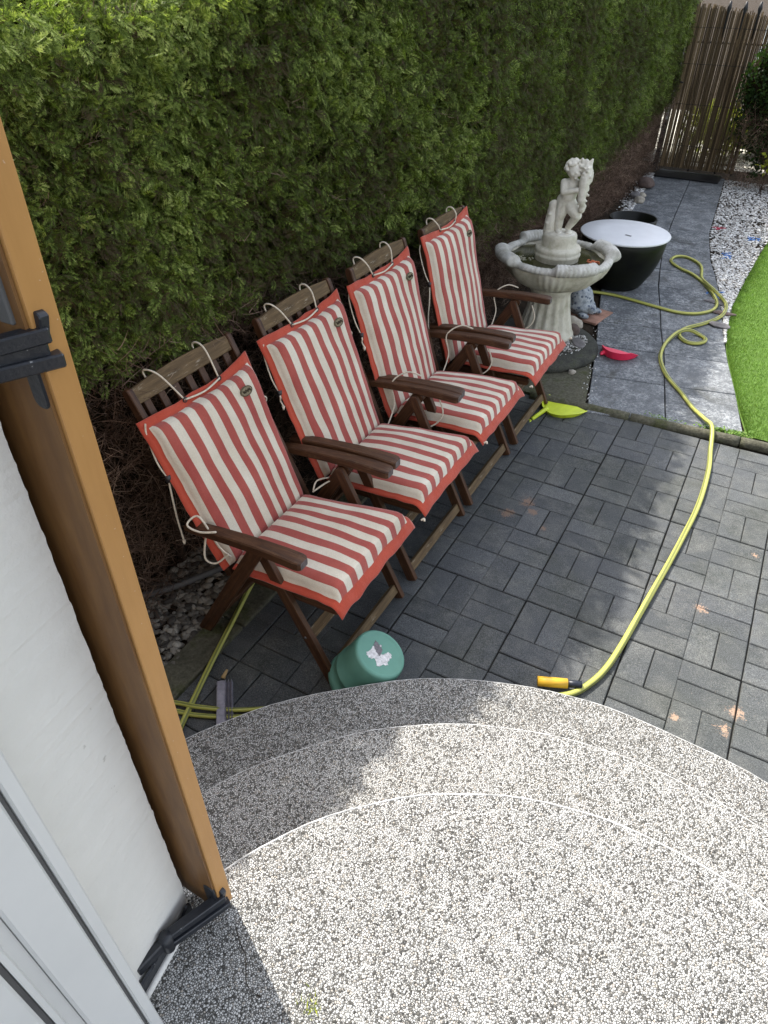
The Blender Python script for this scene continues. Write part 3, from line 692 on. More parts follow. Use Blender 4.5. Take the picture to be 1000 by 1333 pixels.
FR1 = [frond(i, 6) for i in range(12)]; FR2 = [frond(i+20, 5, False) for i in range(8)]
nt_ = put_fronds('foliage', 33000, -2.75, 1.2, .057, FR1, (-.12, .03))
nt_ += put_fronds('foliage', 26000, 1.1, 4.0, .056, FR2, (-.11, .03))
nt_ += put_fronds('foliage', 24000, 3.9, 7.5, .060, FR2, (-.11, .03))
nt_ += put_fronds('foliage', 6000, -2.9, 7.5, .12, FR2, top=True)
STRAY = True; nt_ += put_fronds('foliage', 1500, -2.9, 7.5, .15, FR2, top=True)
# bare twigs at the foot
def twig(seed):
    rr = random.Random(seed); V = []; T = []
    def strand(p, d, L, w, lv):
        q = p; o = len(V); n = 4
        for k in range(n+1):
            s = w*(1-k/(n+.5)); sd = norm(np.cross(d, np.array([.2, .3, 1.]))); V.extend([q-sd*s, q+sd*s])
            if k < n and lv < 1 and k > 0:
                strand(q, norm(d+np.array([rr.uniform(-.9, .9) for _ in range(3)])), L*.55, w*.6, lv+1) if False else None
            d = norm(d+np.array([rr.uniform(-.28, .28) for _ in range(3)])); q = q+d*L/n
        for k in range(n): a = o+2*k; T.append([a, a+1, a+3]); T.append([a, a+3, a+2])
    strand(np.zeros(3), np.array([0, 1., 0]), 1, .011, 0)
    for k in range(5):
        strand(np.array([rr.uniform(-.03, .03), .15+.15*k, rr.uniform(-.03, .03)]), norm(np.array([rr.choice((-1, 1))*rr.uniform(.5, 1), rr.uniform(.3, 1), rr.uniform(-.6, .6)])), .45, .008, 1)
    return np.array(V), np.array(T)
TW = [twig(i) for i in range(8)]
def put_twigs(n, ylo, yhi, size, zt=None, mx=-.02):
    y = RNG.uniform(ylo, yhi, n); z = RNG.uniform(0, 1, n)*(zg(y)+.06); x = face_x(y, np.maximum(z, zg(y)*.4))+RNG.uniform(-.16, mx, n)
    A = np.c_[RNG.uniform(-.2, .8, n), RNG.uniform(-1, 1, n), RNG.uniform(-.5, .9, n)]; A, B, N = frames(A, RNG.normal(0, 1, (n, 3)))
    V, T, R = scatter(TW, np.c_[x, y, z]-HO, B, A, N, size*RNG.uniform(.6, 1.3, n), RNG.uniform(0, 1, n)**1.5)
    tag(link('bare_twigs', npmesh('bare_twigs', V, T, 3, R), TWIG, hedge), kind='stuff')
put_twigs(7500, -2.75, 1.5, .16, mx=.05); put_twigs(8500, 1.4, 7.5, .15, mx=.07)
# twigs poking through the green
n = 1500; y = RNG.uniform(-2.7, 7.4, n); z = zg(y)+(ztop(y)-zg(y))*RNG.uniform(0, .95, n); x = face_x(y, z)+RNG.uniform(-.10, .0, n)
A = np.c_[RNG.uniform(.1, .8, n), RNG.uniform(-1, 1, n), RNG.uniform(-.6, .6, n)]; A, B, N = frames(A, RNG.normal(0, 1, (n, 3)))
V, T, R = scatter(TW, np.c_[x, y, z]-HO, B, A, N, .10*RNG.uniform(.6, 1.3, n), .45+.55*RNG.uniform(0, 1, n))
tag(link('bare_twigs', npmesh('bare_twigs', V, T, 3, R), TWIG, hedge), kind='stuff')
# dark inner mass
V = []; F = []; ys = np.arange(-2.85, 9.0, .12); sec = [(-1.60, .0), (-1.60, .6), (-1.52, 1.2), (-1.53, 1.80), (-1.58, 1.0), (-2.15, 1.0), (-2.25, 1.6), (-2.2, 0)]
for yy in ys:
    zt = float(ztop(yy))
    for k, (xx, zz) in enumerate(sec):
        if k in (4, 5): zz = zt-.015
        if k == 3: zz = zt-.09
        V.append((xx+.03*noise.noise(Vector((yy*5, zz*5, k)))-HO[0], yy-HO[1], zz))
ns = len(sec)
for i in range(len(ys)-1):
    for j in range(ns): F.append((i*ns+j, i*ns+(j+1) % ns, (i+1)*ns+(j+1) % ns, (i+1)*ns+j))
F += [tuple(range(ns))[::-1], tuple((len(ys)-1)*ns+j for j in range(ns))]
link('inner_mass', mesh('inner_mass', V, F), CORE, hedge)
for yy in np.arange(-2.5, 7.4, .55):
    x = -1.50+random.uniform(-.04, .03); P = [(x-HO[0]+random.uniform(-.03, .03), yy-HO[1]+random.uniform(-.05, .05), zz) for zz in (0, .3, .6, .9, 1.2)]
    tube('trunk', P, [.022, .02, .018, .016, .012], TWIG, hedge, 7, 0)

# ------------------------------------------------------------ chairs and cushions
ARMH = .305
def make_chair(idx, yc, ang, za, label):
    ch = empty('folding_chair', (-.78, yc, 0), 0, label, 'chair', 'folding wooden chairs in a row along the hedge')
    X = lambda x: x+.78
    t = math.radians(ang); bx, bz = -.968, .40
    def B(s, w, h=0.): return Vector((X(bx-math.sin(t)*s+math.cos(t)*h), w, bz+math.cos(t)*s+math.sin(t)*h))
    bn = Vector((math.cos(t), 0, math.sin(t))); L = .755
    for s in (-1, 1):
        ya = s*ARMH; yi = s*(ARMH-.035); yf = s*(ARMH-.03)
        # arm: shaped plank
        V = []; F = []; prof = [(-1.095, .020, .022), (-1.05, .024, .028), (-.95, .025, .033), (-.85, .026, .035), (-.75, .028, .036), (-.66, .030, .036), (-.60, .031, .036), (-.583, .028, .034), (-.574, .020, .028)]
        for (x, hw, hh) in prof:
            u_ = (x+1.085)/.52; zc = za-.026+.004*math.sin(u_*PI)-(.046*(1-u_)**1.3)-.006*u_**6; hh2 = hh/2+.001
            for (a, b) in ((-1, -.75), (-.84, -1), (.84, -1), (1, -.75), (1, .75), (.84, 1), (-.84, 1), (-1, .75)): V.append((X(x), ya+a*hw, zc+b*hh2+(.0 if b < 0 else 0)))
        n = len(prof)
        for i in range(n-1):
            for j in range(8): F.append((i*8+j, i*8+(j+1) % 8, (i+1)*8+(j+1) % 8, (i+1)*8+j))
        F += [tuple(range(8))[::-1], tuple((n-1)*8+j for j in range(8))]
        me = mesh('armrest', V, F); me.materials.append(WOOD); me.materials.append(WOODEND)
        for p in me.polygons:
            if p.center.x > X(-.578): p.material_index = 1
        bm = bmesh.new(); bm.from_mesh(me); bmesh.ops.recalc_face_normals(bm, faces=bm.faces[:]); bm.to_mesh(me); bm.free()
        link('armrest', me, None, ch)
        # legs: inverted V under the arm
        beam('rear_leg', (X(-.775), ya-s*.006, za-.055), (X(-1.13), ya-s*.006, .005), .056, .022, WOOD, ch, (0, 1, 0), .002, .01, 0)
        beam('front_leg', (X(-.800), ya-s*.034, za-.065), (X(-.50), ya-s*.034, .004), .046, .024, WOOD, ch, (0, 1, 0), .002, .012, 0)
        beam('side_rail', (X(-1.02), s*.245, .385), (X(-.475), s*.245, .405), .042, .024, WOOD, ch, (0, 1, 0), .002, .01, .018)
        beam('back_post', B(-.03, s*.262), B(L, s*.262), .036, .026, WOOD, ch, (0, 1, 0), .003, 0, .016)
        tube('pivot_bolt', [(X(-.615), ya-s*.034-.015, .22), (X(-.615), ya-s*.034+.015, .22)], .006, GREYH, ch, 8, 0)
    beam('top_rail', B(L-.036, -.25), B(L-.036, .25), .058, .022, WOODW, ch, bn, .003, 0, 0, .014)
    beam('lower_back_rail', B(.05, -.25), B(.05, .25), .05, .02, WOOD, ch, bn, .002)
    for k in range(7):
        w = -.212+.424*k/6
        beam('back_slat', B(.07, w, -.002), B(L-.06, w, -.002), .030, .012, WOOD, ch, bn, .0015)
    for k in range(7):
        x = -.94+.066*k; z = .396+.012*k/7*2
        beam('seat_slat', (X(x), -.235, z+.02), (X(x), .235, z+.02), .045, .014, WOOD, ch, (0, 0, 1), .0015)
    beam('front_stretcher', (X(-.612), -.262, .205), (X(-.612), .262, .205), .040, .020, WOODW, ch, (.4, 0, 1), .002)
    beam('foot_rail', (X(-.522), -.262, .055), (X(-.522), .262, .055), .042, .020, WOODW, ch, (1, 0, .55), .002)
    beam('rear_stretcher', (X(-1.06), -.29, .12), (X(-1.06), .29, .12), .04, .02, WOOD, ch, (0, 0, 1), .002)
    return ch, B
PADW = .55; FL = .028
def pad(name, pos, nv, length, parent, wid=PADW, T=.052, fl=(FL, FL, FL, FL), seed=0, droop=0):
    """pos(s, w, h) -> point; s along length, w across, h off the surface; padded field inside a flat border"""
    fl_l, fl_r, fs, fe = fl   # border widths: left(-w), right(+w), start(s=0), end
    def params(L_, a, b, n):
        inner = [L_*k/n for k in range(n+1)]
        edge = [.004, .010, .019]
        s = set(round(x, 5) for x in inner); 
        for e in edge: s.add(round(e, 5)); s.add(round(L_-e, 5))
        out = sorted(s); pre = [-a, -a*.5] if a else []; post = [L_+b*.5, L_+b] if b else []
        return pre+out+post
    us = params(wid, fl_l, fl_r, 30); vs = params(length, fs, fe, nv)
    def hgt(a, L_):
        d = min(a, L_-a)
        if d <= 0: return 0
        q = min(1, d/.032); return (1-(1-q)**2.2)**.62
    V = []; UV = []; nu = len(us); nvv = len(vs)
    for side in (1, -1):
        for v in vs:
            for u_ in us:
                h = hgt(u_, wid)*hgt(v, length)
                crown = .72+.28*math.sin(PI*min(1, max(0, u_/wid)))*math.sin(PI*min(1, max(0, v/length)))
                wr = noise.noise(Vector((u_*7, v*7, seed)))*.007+noise.noise(Vector((u_*20, v*13, seed+3)))*.0028
                edgef = 1 if h > 0 else 0
                rf = noise.noise(Vector((u_*18, v*18, seed+5)))*.006
                hh = (h*T*crown+wr*h+.003) if side == 1 else -(h*.004+.001)
                if not edgef: hh += rf+.0; 
                else: hh += rf*(1-h)
                dv = 0
                if h == 0:
                    dv = noise.noise(Vector((u_*11, v*11, seed+8)))*.006
                V.append(pos(v+dv, u_-wid/2+dv*.6, hh)); UV.append((u_/wid, v/length))
    F = []; n1 = nu*nvv
    for j in range(nvv-1):
        for i in range(nu-1):
            a = j*nu+i; F.append((a, a+1, a+nu+1, a+nu)); F.append((n1+a, n1+a+nu, n1+a+nu+1, n1+a+1))
    for i in range(nu-1):
        F.append((i+1, i, n1+i, n1+i+1)); a = (nvv-1)*nu+i; F.append((a, a+1, n1+a+1, n1+a))
    for j in range(nvv-1):
        a = j*nu; F.append((a, a+nu, n1+a+nu, n1+a)); a = j*nu+nu-1; F.append((a+nu, a, n1+a, n1+a+nu))
    me = bpy.data.meshes.new(name); me.from_pydata([tuple(v) for v in V], [], F); me.update()
    uvl = me.uv_layers.new(name='UVMap')
    for lp in me.loops: uvl.data[lp.index].uv = UV[lp.vertex_index]
    for p in me.polygons: p.use_smooth = True
    return link(name, me, STRIPE, parent)
def make_cushion(idx, yc, ang, L_back, label, shift=0., lean=0.):
    cu = empty('chair_cushion', (-.78, yc, .42), 0, label, 'cushion', 'striped cushions on the folding chairs')
    X = lambda x: x+.78
    t = math.radians(ang); bx, bz = -.955, -.01+.022
    def BK(s, w, h):
        tt = t+.10*max(0, (s/L_back-.75))*(0)
        bow = .018*math.sin(PI*min(1, max(0, s/L_back)))
        top = max(0, s-L_back*.86)
        hh = h+.011-bow*.4-top*.10*(1 if idx else 1)
        q_ = 1-min(1, max(0, s/L_back)); 
        if w > 0: w *= 1-(.26 if idx < 3 else .16)*q_
        ear = max(0, s/L_back-.88)*max(0, abs(w)-.12)*(1.25 if w > 0 else .5)
        return Vector((X(bx-math.sin(t)*(s+ear)+math.cos(t)*hh), w*(1+ear*.25), bz+math.cos(t)*(s+ear)+math.sin(t)*hh))
    SL = .465
    def ST(s, w, h):
        z = .030+.030*s/SL; dr = max(0, s-(SL-.03)); z -= dr*dr*7+dr*.30
        xx = s-dr*.25
        cr = max(0, abs(w)-.22); z -= cr*.18
        if w > 0: w *= 1-(.26 if idx < 3 else .16)*(1-min(1, max(0, s/SL)))**1.3
        return Vector((X((-.925 if idx < 3 else -.91)+xx), w, z+h))
    pad('back_pad', BK, 26, L_back-.03, cu, seed=idx*3.1+1, fl=(.036, .018, .0, .030), T=.052)
    pad('seat_pad', ST, 22, SL, cu, wid=.515, seed=idx*5.7+2, fl=(.030, .026, .0, .036), T=.056)
    # cords
    e1 = BK(L_back-.008, -.085, .004); e2 = BK(L_back-.008, .105, .004)
    Lp = L_back+.125
    def RB(s, w, h): return Vector((X(-.95-math.sin(t)*s+math.cos(t)*h), w, -.02+math.cos(t)*s+math.sin(t)*h))
    tube('tie_cord', [e1+Vector((.004, 0, .002)), e1.lerp(e2, .5)+Vector((.012, 0, -.006)), e2+Vector((.004, 0, .002))], .0036, CORD, cu, 6, 5)
    for e, dy in ((e1, -.075), (e2, -.01)):
        tube('tie_cord', [e, RB(.745, e.y+dy*.7, .030), RB(.785, e.y+dy, .012), RB(.780, e.y+dy, -.022), RB(.70, e.y+dy*.8, -.026)], .0036, CORD, cu, 6, 6)
        tube('eyelet', [e+Vector((.002, .009*math.cos(a), .009*math.sin(a))) for a in [2*PI*k/10 for k in range(10)]], .0028, GROM, cu, 6, 0, True)
    # side tie with its toggle and hanging tail
    q = BK(L_back*.66, -PADW/2-.033, -.004)
    tube('tie_cord', [q, q+Vector((-.03, -.006, .06)), q+Vector((-.07, .01, .15)), q+Vector((-.075, .02, .19))], .0033, CORD, cu, 6, 5)
    tube('toggle', [q+Vector((0, 0, -.012)), q+Vector((0, 0, .012))], .010, GROM, cu, 8, 0)
    tl = .27 if idx == 0 else (.05 if idx in (1, 2) else .30)
    tube('tie_cord', [q, q+Vector((.008, -.008, -.3*tl)), q+Vector((.004, -.004, -.65*tl)), q+Vector((.02, -.01, -tl))], .0038, CORD, cu, 6, 5)
    tube('cord_end', [q+Vector((.02, -.01, -tl)), q+Vector((.022, -.012, -tl-.016))], [.0075, .004], CORD, cu, 6, 0)
    q2 = BK(L_back*.74, PADW/2+.016, -.004)
    tube('tie_cord', [q2, q2+Vector((.012, .010, -.01)), q2+Vector((.0, .014, -.035)), q2+Vector((-.01, .004, -.02)), q2+Vector((0, 0, 0))], .0036, CORD, cu, 6, 5)
    # knee ties looping round the arms
    w0 = PADW/2
    if idx == 0:
        tube('tie_cord', [Vector((X(-.93), -w0, .07)), Vector((X(-.96), -w0-.02, .12)), Vector((X(-1.0), -w0-.035, .235)), Vector((X(-1.03), -w0-.04, .25)), Vector((X(-1.04), -w0-.075, .23)), Vector((X(-.99), -w0-.07, .215)), Vector((X(-.93), -w0-.05, .225))], .004, CORD, cu, 6, 6)
        tube('tie_cord', [Vector((X(-1.0), -w0-.035, .17)), Vector((X(-1.0), -w0-.06, .08)), Vector((X(-.97), -w0-.04, .05)), Vector((X(-.93), -w0-.01, .09))], .004, CORD, cu, 6, 6)
    tube('tie_cord', [Vector((X(-.90), w0-.05, .03)), Vector((X(-.90), w0+.02, .12)), Vector((X(-.93), w0+.045, .215)), Vector((X(-.87), w0+.085, .268)), Vector((X(-.80), w0+.095, .262))] if idx else
         [Vector((X(-.90), w0-.05, .055)), Vector((X(-.85), w0+.03, .085)), Vector((X(-.80), w0+.045, .06)), Vector((X(-.79), w0+.05, .04))], .0038, CORD, cu, 6, 6)
    if idx:
        tube('tie_cord', [Vector((X(-.88), w0-.05, .04)), Vector((X(-.78), w0+.02, .015)), Vector((X(-.70), w0+.06, .04)), Vector((X(-.67), w0+.085, .10)), Vector((X(-.70), w0+.095, .17))], .0038, CORD, cu, 6, 6)
    else:
        tube('tie_cord', [Vector((X(-.90), w0-.045, .06)), Vector((X(-.90), w0-.01, .09)), Vector((X(-.86), w0+.05, .08)), Vector((X(-.87), w0+.02, .05))], .0038, CORD, cu, 6, 6)
    tube('tie_cord', [Vector((X(-.42), w0+.012, .050)), Vector((X(-.41), w0+.018, .058)), Vector((X(-.405), w0+.01, .052))], .0045, CORD, cu, 6, 4)
    # oval badge with two lines of script
    bp = BK(L_back-.095, .165, .047); n = Vector((math.cos(t), 0, math.sin(t))); up = Vector((-math.sin(t), 0, math.cos(t))); rt = Vector((0, 1, 0))
    V = [bp+n*.003]+[bp+rt*.033*math.cos(2*PI*k/24)+up*.019*math.sin(2*PI*k/24)+n*.002 for k in range(24)]
    F = [(0, 1+k, 1+(k+1) % 24) for k in range(24)]
    V += [v-n*.006 for v in V[1:]]; F += [(1+k, 25+k, 25+(k+1) % 24, 1+(k+1) % 24) for k in range(24)]
    bd = link('badge', mesh('badge', V, F), BADGE, cu)
    sc = [bp+n*.0045+rt*(-.022+.0022*k)+up*(.006*math.sin(k*1.9)+.002*math.cos(k*.8)) for k in range(21)]
    tube('badge_script', sc, .0011, BADGEL, bd, 4, 3)
    tube('badge_edge', [bp+rt*.031*math.cos(2*PI*k/24)+up*.017*math.sin(2*PI*k/24)+n*.003 for k in range(24)], .0011, BADGEL, bd, 4, 0, True)
    return cu
YC = [-1.885, -1.215, -.570, .100]; ANG = [26, 23, 19, 16]; ZA = [.665, .675, .68, .692]
CL = ['weathered brown folding chair nearest the camera, most reclined, above the pebbles', 'brown folding chair second from the door, between the nearest chair and the third', 'brown folding chair third from the door, second from the fountain', 'brown folding chair farthest from the door, most upright, beside the stone fountain']
UL = ['red and cream striped cushion on the nearest chair, long cord dangling at its side', 'red and cream striped cushion on the second chair from the door', 'red and cream striped cushion on the third chair, second from the fountain', 'red and cream striped cushion on the upright chair beside the fountain']
YU = [-1.890, -1.235, -.610, .085]
for i in range(4):
    make_chair(i, YC[i], ANG[i], ZA[i], CL[i])
    make_cushion(i, YU[i], ANG[i], [.612, .645, .655, .685][i], UL[i], [.0, .0, .0, .0][i])

# ------------------------------------------------------------ fountain
FX, FY = -.820, 1.285
box('stone_disc', -1, 1, -1, 1, 0, 1, DISC); bpy.data.objects.remove(bpy.data.objects['stone_disc'])
d = lathe('stone_disc', [(0, 0), (.40, 0), (.43, .015), (.432, .045), (.415, .062), (.3, .066), (0, .066)], DISC, None, 56, lambda j, a, r, z: (r*(1+.02*noise.noise(Vector((math.cos(a)*2, math.sin(a)*2, z*20)))), z), (FX+.0, FY-.13, 0))
tag(d, 'round dark mossy stone disc carrying the fountain', 'stone')
fo = empty('garden_fountain', (FX, FY, .066), PI/12, 'pale cast stone fountain with fluted foot and shell edged bowl, beside the last chair', 'fountain')
def flut(j, a, r, z):
    if .03 < z < .33: r *= 1+.035*math.cos(a*16)*min(1, (z-.03)/.05)*min(1, (.33-z)/.05)
    return r, z
lathe('pedestal', [(0, 0), (.205, 0), (.212, .012), (.206, .035), (.192, .05), (.184, .07), (.170, .12), (.158, .17), (.148, .22), (.141, .27), (.138, .30), (.142, .33), (.160, .345), (.160, .365), (.12, .375), (0, .375)], CAST, fo, 160, flut)
def lobe(a): return 1+.035*math.cos(8*a)
def bowlmod(j, a, r, z):
    w = min(1, max(0, (r-.15)/.2)); r2 = r*(1+(lobe(a)-1)*w)
    sect = math.cos(4*a) > .45
    if sect and .38 < z < .555 and j < 10: r2 *= 1+.018*math.cos(a*48)
    return r2, z
lathe('bowl', [(.0, .366), (.10, .366), (.165, .372), (.235, .395), (.285, .425), (.322, .46), (.345, .498), (.358, .53), (.362, .555), (.350, .57), (.33, .56), (.31, .52), (.24, .46), (.12, .42), (0, .41)], CAST, fo, 192, bowlmod)
# rolled shell rim: radius and thickness change from shell to shell
V = []; F = []; NS = 384; K = 14
for i in range(NS):
    a = 2*PI*i/NS; ph = (8*a/(2*PI)) % 1.0; odd = int(8*a/(2*PI)) % 2
    big = 1 if odd == 0 else 0
    edge = min(ph, 1-ph)
    sm = min(1, edge/.06)
    rib = abs(math.sin(a*(44 if big else 36)))
    rr = (.362+(.016 if big else -.010)*sm); th = (.038+(.013 if big else -.008)*sm)*(.90+.10*rib)*(1+.05*noise.noise(Vector((math.cos(a)*9, math.sin(a)*9, 1))))
    zz = .578+(.014 if big else -.010)*sm+.004*noise.noise(Vector((math.cos(a)*5, math.sin(a)*5, 4)))
    for k in range(K):
        b = 2*PI*k/K; V.append(((rr+th*1.05*math.cos(b))*math.cos(a), (rr+th*1.05*math.cos(b))*math.sin(a), zz+th*.80*math.sin(b)))
for i in range(NS):
    for k in range(K): F.append((i*K+k, ((i+1) % NS)*K+k, ((i+1) % NS)*K+(k+1) % K, i*K+(k+1) % K))
link('rim', mesh('rim', V, F, True), RIM, fo)
lathe('water', [(0, .552), (.35, .552)], WATER, fo, 48)
pd = lathe('plinth', [(.150, .40), (.150, .575), (.156, .582), (.158, .592), (.154, .60), (.150, .606), (.156, .618), (.154, .63), (.146, .642), (.122, .644), (.118, .65), (.118, .69), (.114, .715), (.108, .725), (0, .725)], CAST, fo, 64)
# algae and a leaf floating
def floats(name, pts, mat, parent, s=.02):
    P = np.array(pts); return pebbles(name, P, RNG.uniform(s*.6, s*1.4, len(P)), mat, parent)
a_ = floats('algae', [(random.gauss(0, .035)+x0, random.gauss(0, .022)+y0, .554) for (x0, y0) in ((.19, -.20), (-.24, -.07), (.08, -.25), (.22, -.17)) for _ in range(30)], SCUM, fo, .016)
lf = floats('fallen_leaves', [(random.gauss(.24, .022), random.gauss(-.06, .014), .562+random.random()*.012) for _ in range(26)], ORLEAF, None, .022); lf.location = (FX, FY, .066); lf.rotation_euler = (0, 0, PI/12)
tag(lf, 'orange fallen leaves floating in the fountain bowl beside the plinth', 'leaves')
for o_ in (a_, lf): o_.scale = (1, 1, 1)
ST_SCALE = (1.12, 1.12, 1.0)
# the statue: a standing child leaning on a stump and holding a fish upright; local x = to the viewer's right, -y = to the viewer
st = empty('statue', (FX, FY, .791), PI/12, 'weathered pale statue of a curly haired child on the fountain plinth', 'statue')
def blob(name, parts, mat, parent, vox=.005, it=2):
    parent.scale = ST_SCALE
    bm = bmesh.new()
    def sph(p, r):
        if hasattr(r, '__len__'): sx, sy, sz = r
        else: sx = sy = sz = r
        m_ = Matrix.Translation(Vector(p)) @ Matrix.Diagonal((sx, sy, sz, 1)); bmesh.ops.create_icosphere(bm, subdivisions=2, radius=1, matrix=m_)
    for q in parts:
        if q[0] == 's': sph(q[1], q[2])
        else:
            p0, p1, r0, r1 = Vector(q[1]), Vector(q[2]), q[3], q[4]; n = max(3, int((p1-p0).length/.010))
            for k in range(n+1): t = k/n; sph(p0.lerp(p1, t), r0+(r1-r0)*t+.10*min(r0, r1)*math.sin(PI*t))
    me = bpy.data.meshes.new(name); bm.to_mesh(me); bm.free(); o = link(name, me, mat, parent)
    md = o.modifiers.new('remesh', 'REMESH'); md.mode = 'VOXEL'; md.voxel_size = vox; md.use_smooth_shade = True
    s_ = o.modifiers.new('smooth', 'SMOOTH'); s_.factor = .5; s_.iterations = it
    return o
BODY = [('c', (-.020, .00, .02), (-.022, .0, .10), .024, .030), ('c', (-.022, 0, .10), (-.006, .0, .205), .032, .045),   # standing leg
        ('s', (-.012, -.020, .010), (.022, .034, .014)),
        ('c', (.078, -.034, .125), (.022, -.005, .195), .031, .044), ('c', (.078, -.034, .122), (.040, .004, .035), .028, .019), ('s', (.046, -.014, .012), (.022, .034, .014)),   # bent leg
        ('s', (.006, .006, .215), (.056, .050, .048)), ('s', (-.018, .022, .205), (.036, .036, .040)), ('s', (.026, .020, .205), (.034, .034, .038)),
        ('c', (.008, -.004, .225), (.022, -.006, .300), .047, .046), ('s', (.013, -.022, .245), (.040, .035, .045)), ('s', (.024, -.004, .318), (.054, .036, .030)),
        ('c', (.024, -.004, .33), (.026, -.010, .365), .023, .021),
        ('s', (.024, -.016, .398), (.046, .050, .052)), ('s', (.032, -.042, .385), (.028, .024, .026)), ('s', (.036, -.066, .389), (.0065, .009, .0075)), ('s', (.014, -.056, .381), (.014, .012, .012)), ('s', (.050, -.052, .379), (.013, .012, .012)), ('s', (.035, -.060, .371), (.011, .007, .0045)), ('s', (.035, -.056, .358), (.012, .010, .008)), ('s', (-.022, -.014, .392), (.006, .011, .014)),
        ('s', (.020, -.057, .405), (.014, .008, .004)), ('s', (.048, -.055, .404), (.013, .008, .004)),
        ('c', (-.022, -.006, .318), (-.018, -.048, .268), .024, .020), ('c', (-.018, -.048, .268), (.052, -.070, .290), .019, .014),   # near arm across
        ('c', (.072, .0, .318), (.104, -.030, .290), .024, .020), ('c', (.104, -.030, .290), (.098, -.045, .350), .019, .014)]
for k, (dx, dz) in enumerate(((.000, .012), (.004, .004), (.005, -.004), (.002, -.011))):  # fingers of both hands, closed on the fish
    BODY.append(('c', (.052, -.070, .290+dz), (.078+dx, -.078, .292+dz), .0062, .0045)); BODY.append(('c', (.098, -.048, .350+dz), (.082, -.072, .356+dz), .006, .0045))
BODY.append(('c', (.056, -.066, .300), (.074, -.060, .314), .0065, .005))
blob('body', BODY, STAT, st, .0042, 2)
hair = []
for k in range(90):
    u = random.random(); th = random.uniform(0, 2*PI); ph = math.acos(1-1.25*u); p = Vector((math.sin(ph)*math.cos(th), math.sin(ph)*math.sin(th), math.cos(ph)))
    q = Vector((.022, -.008, .404))+Vector((p.x*.050, p.y*.052, p.z*.053))
    if q.y < -.045 and q.z < .425: continue
    hair.append(('s', q, random.uniform(.009, .014)))
blob('hair', hair, STAT, st, .004, 1)
ST_ = [('c', (-.070, .012, .0), (-.062, .010, .175), .038, .030), ('c', (-.050, .02, .0), (-.045, .02, .15), .036, .030), ('s', (-.066, .01, .178), (.030, .026, .012)), ('s', (-.02, .02, -.004), (.075, .070, .012)), ('s', (.0, .0, .0), (.092, .085, .012)), ('s', (-.085, -.01, .06), .016), ('s', (-.08, -.02, .12), .012)]
blob('tree_stump', ST_, STAT, st, .005, 2)
fish = [('c', (.100, -.060, .195), (.088, -.074, .24), .016, .024), ('c', (.088, -.074, .24), (.088, -.066, .33), .022, .030), ('c', (.088, -.066, .33), (.096, -.050, .42), .032, .026), ('c', (.096, -.05, .42), (.080, -.04, .462), .022, .010), ('c', (.098, -.05, .43), (.112, -.045, .470), .018, .007), ('c', (.07, -.04, .43), (.056, -.036, .468), .018, .008), ('s', (.098, -.055, .175), (.022, .022, .028)), ('s', (.110, -.050, .19), (.014, .02, .018)), ('s', (.118, -.045, .37), (.016, .01, .05))]
for k in range(34): fish.append(('s', (.078+random.uniform(-.030, .034), -.035+random.uniform(-.02, .02), random.uniform(.34, .455)), random.uniform(.008, .014)))
for k in range(26): fish.append(('s', (.095+random.uniform(-.026, .026), -.070+random.uniform(-.016, .006), random.uniform(.21, .43)), random.uniform(.006, .010)))
blob('fish', fish, STAT, st, .0045, 1)

# things around the fountain foot
tu = empty('turtle_ornament', (-.735, 1.93, .021), -.3, 'blue grey spotted turtle shaped stone ornament on terracotta tiles behind the fountain', 'ornament')
blob('turtle_shell', [('c', (0, 0, .07), (-.015, .0, .16), .100, .075), ('s', (-.02, 0, .20), (.060, .058, .055)), ('s', (0, 0, .06), (.125, .11, .055))], ORN, tu, .008, 2); tu.scale = (1.05, 1.05, 1.0)
blob('head', [('s', (.115, -.03, .055), (.045, .032, .032)), ('s', (.085, -.03, .045), (.035, .03, .03))], ORN, tu, .006, 2)
for lx, ly in ((.09, -.09), (-.08, -.09), (.10, .07)): blob('leg', [('s', (lx, ly, .02), (.05, .03, .022))], ORN, tu, .006, 2)
tu.scale = (1.05, 1.05, 1.0)
for (x, y, rz, lb) in ((-.62, 1.93, -.2, 'terracotta tile right beside the slab path, next to the spotted ornament'), (-.83, 1.87, -.2, 'terracotta tile under the spotted ornament')):
    b = box('terracotta_tile', -.10, .10, -.15, .15, 0, .02, TERRA, None, .003); b.location = (x, y, 0); b.rotation_euler = (0, 0, rz); tag(b, lb, 'tile')
stone('loose_stone', (-.69, 1.56, .02), (.15, .13, .10), PALE1, 'pale rough stone between the fountain foot and terracotta tiles', seed=7)
stone('loose_stone', (-.63, 1.38, .062), (.13, .09, .07), BROWN1, 'smooth brown stone lying on the rear of the dark disc', seed=8, rz=-.9)
stone('loose_stone', (-.545, 1.22, .062), (.17, .085, .03), GREY1, 'flat pointed grey stone on the front of the dark disc', seed=9, rz=-1.0)
stone('loose_stone', (-.47, .86, .0), (.05, .045, .04), PALE1, 'small pale pebble in front of the dark disc', seed=10)
for k, (x, y, s_, lb) in enumerate(((-1.17, 6.28, .20, 'largest brownish boulder at the hedge side near the gate'), (-1.08, 5.55, .12, 'grey white stone nearest the slabs in the hedge side row'), (-1.16, 5.68, .13, 'grey stone touching the hedge beside the far slabs'), (-1.11, 5.83, .09, 'small white stone between grey stone and brownish boulder'))):
    stone('boulder', (x, y, 0), (s_, s_*.9, s_*.7), [BROWN1, PALE1, GREY1, PALE1][k], lb, 'stone', seed=11+k)
stone('boulder', (-1.0, 2.35, 0), (.16, .12, .09), PALE1, 'mossy pale stone behind the fountain beside the black pot', seed=19)

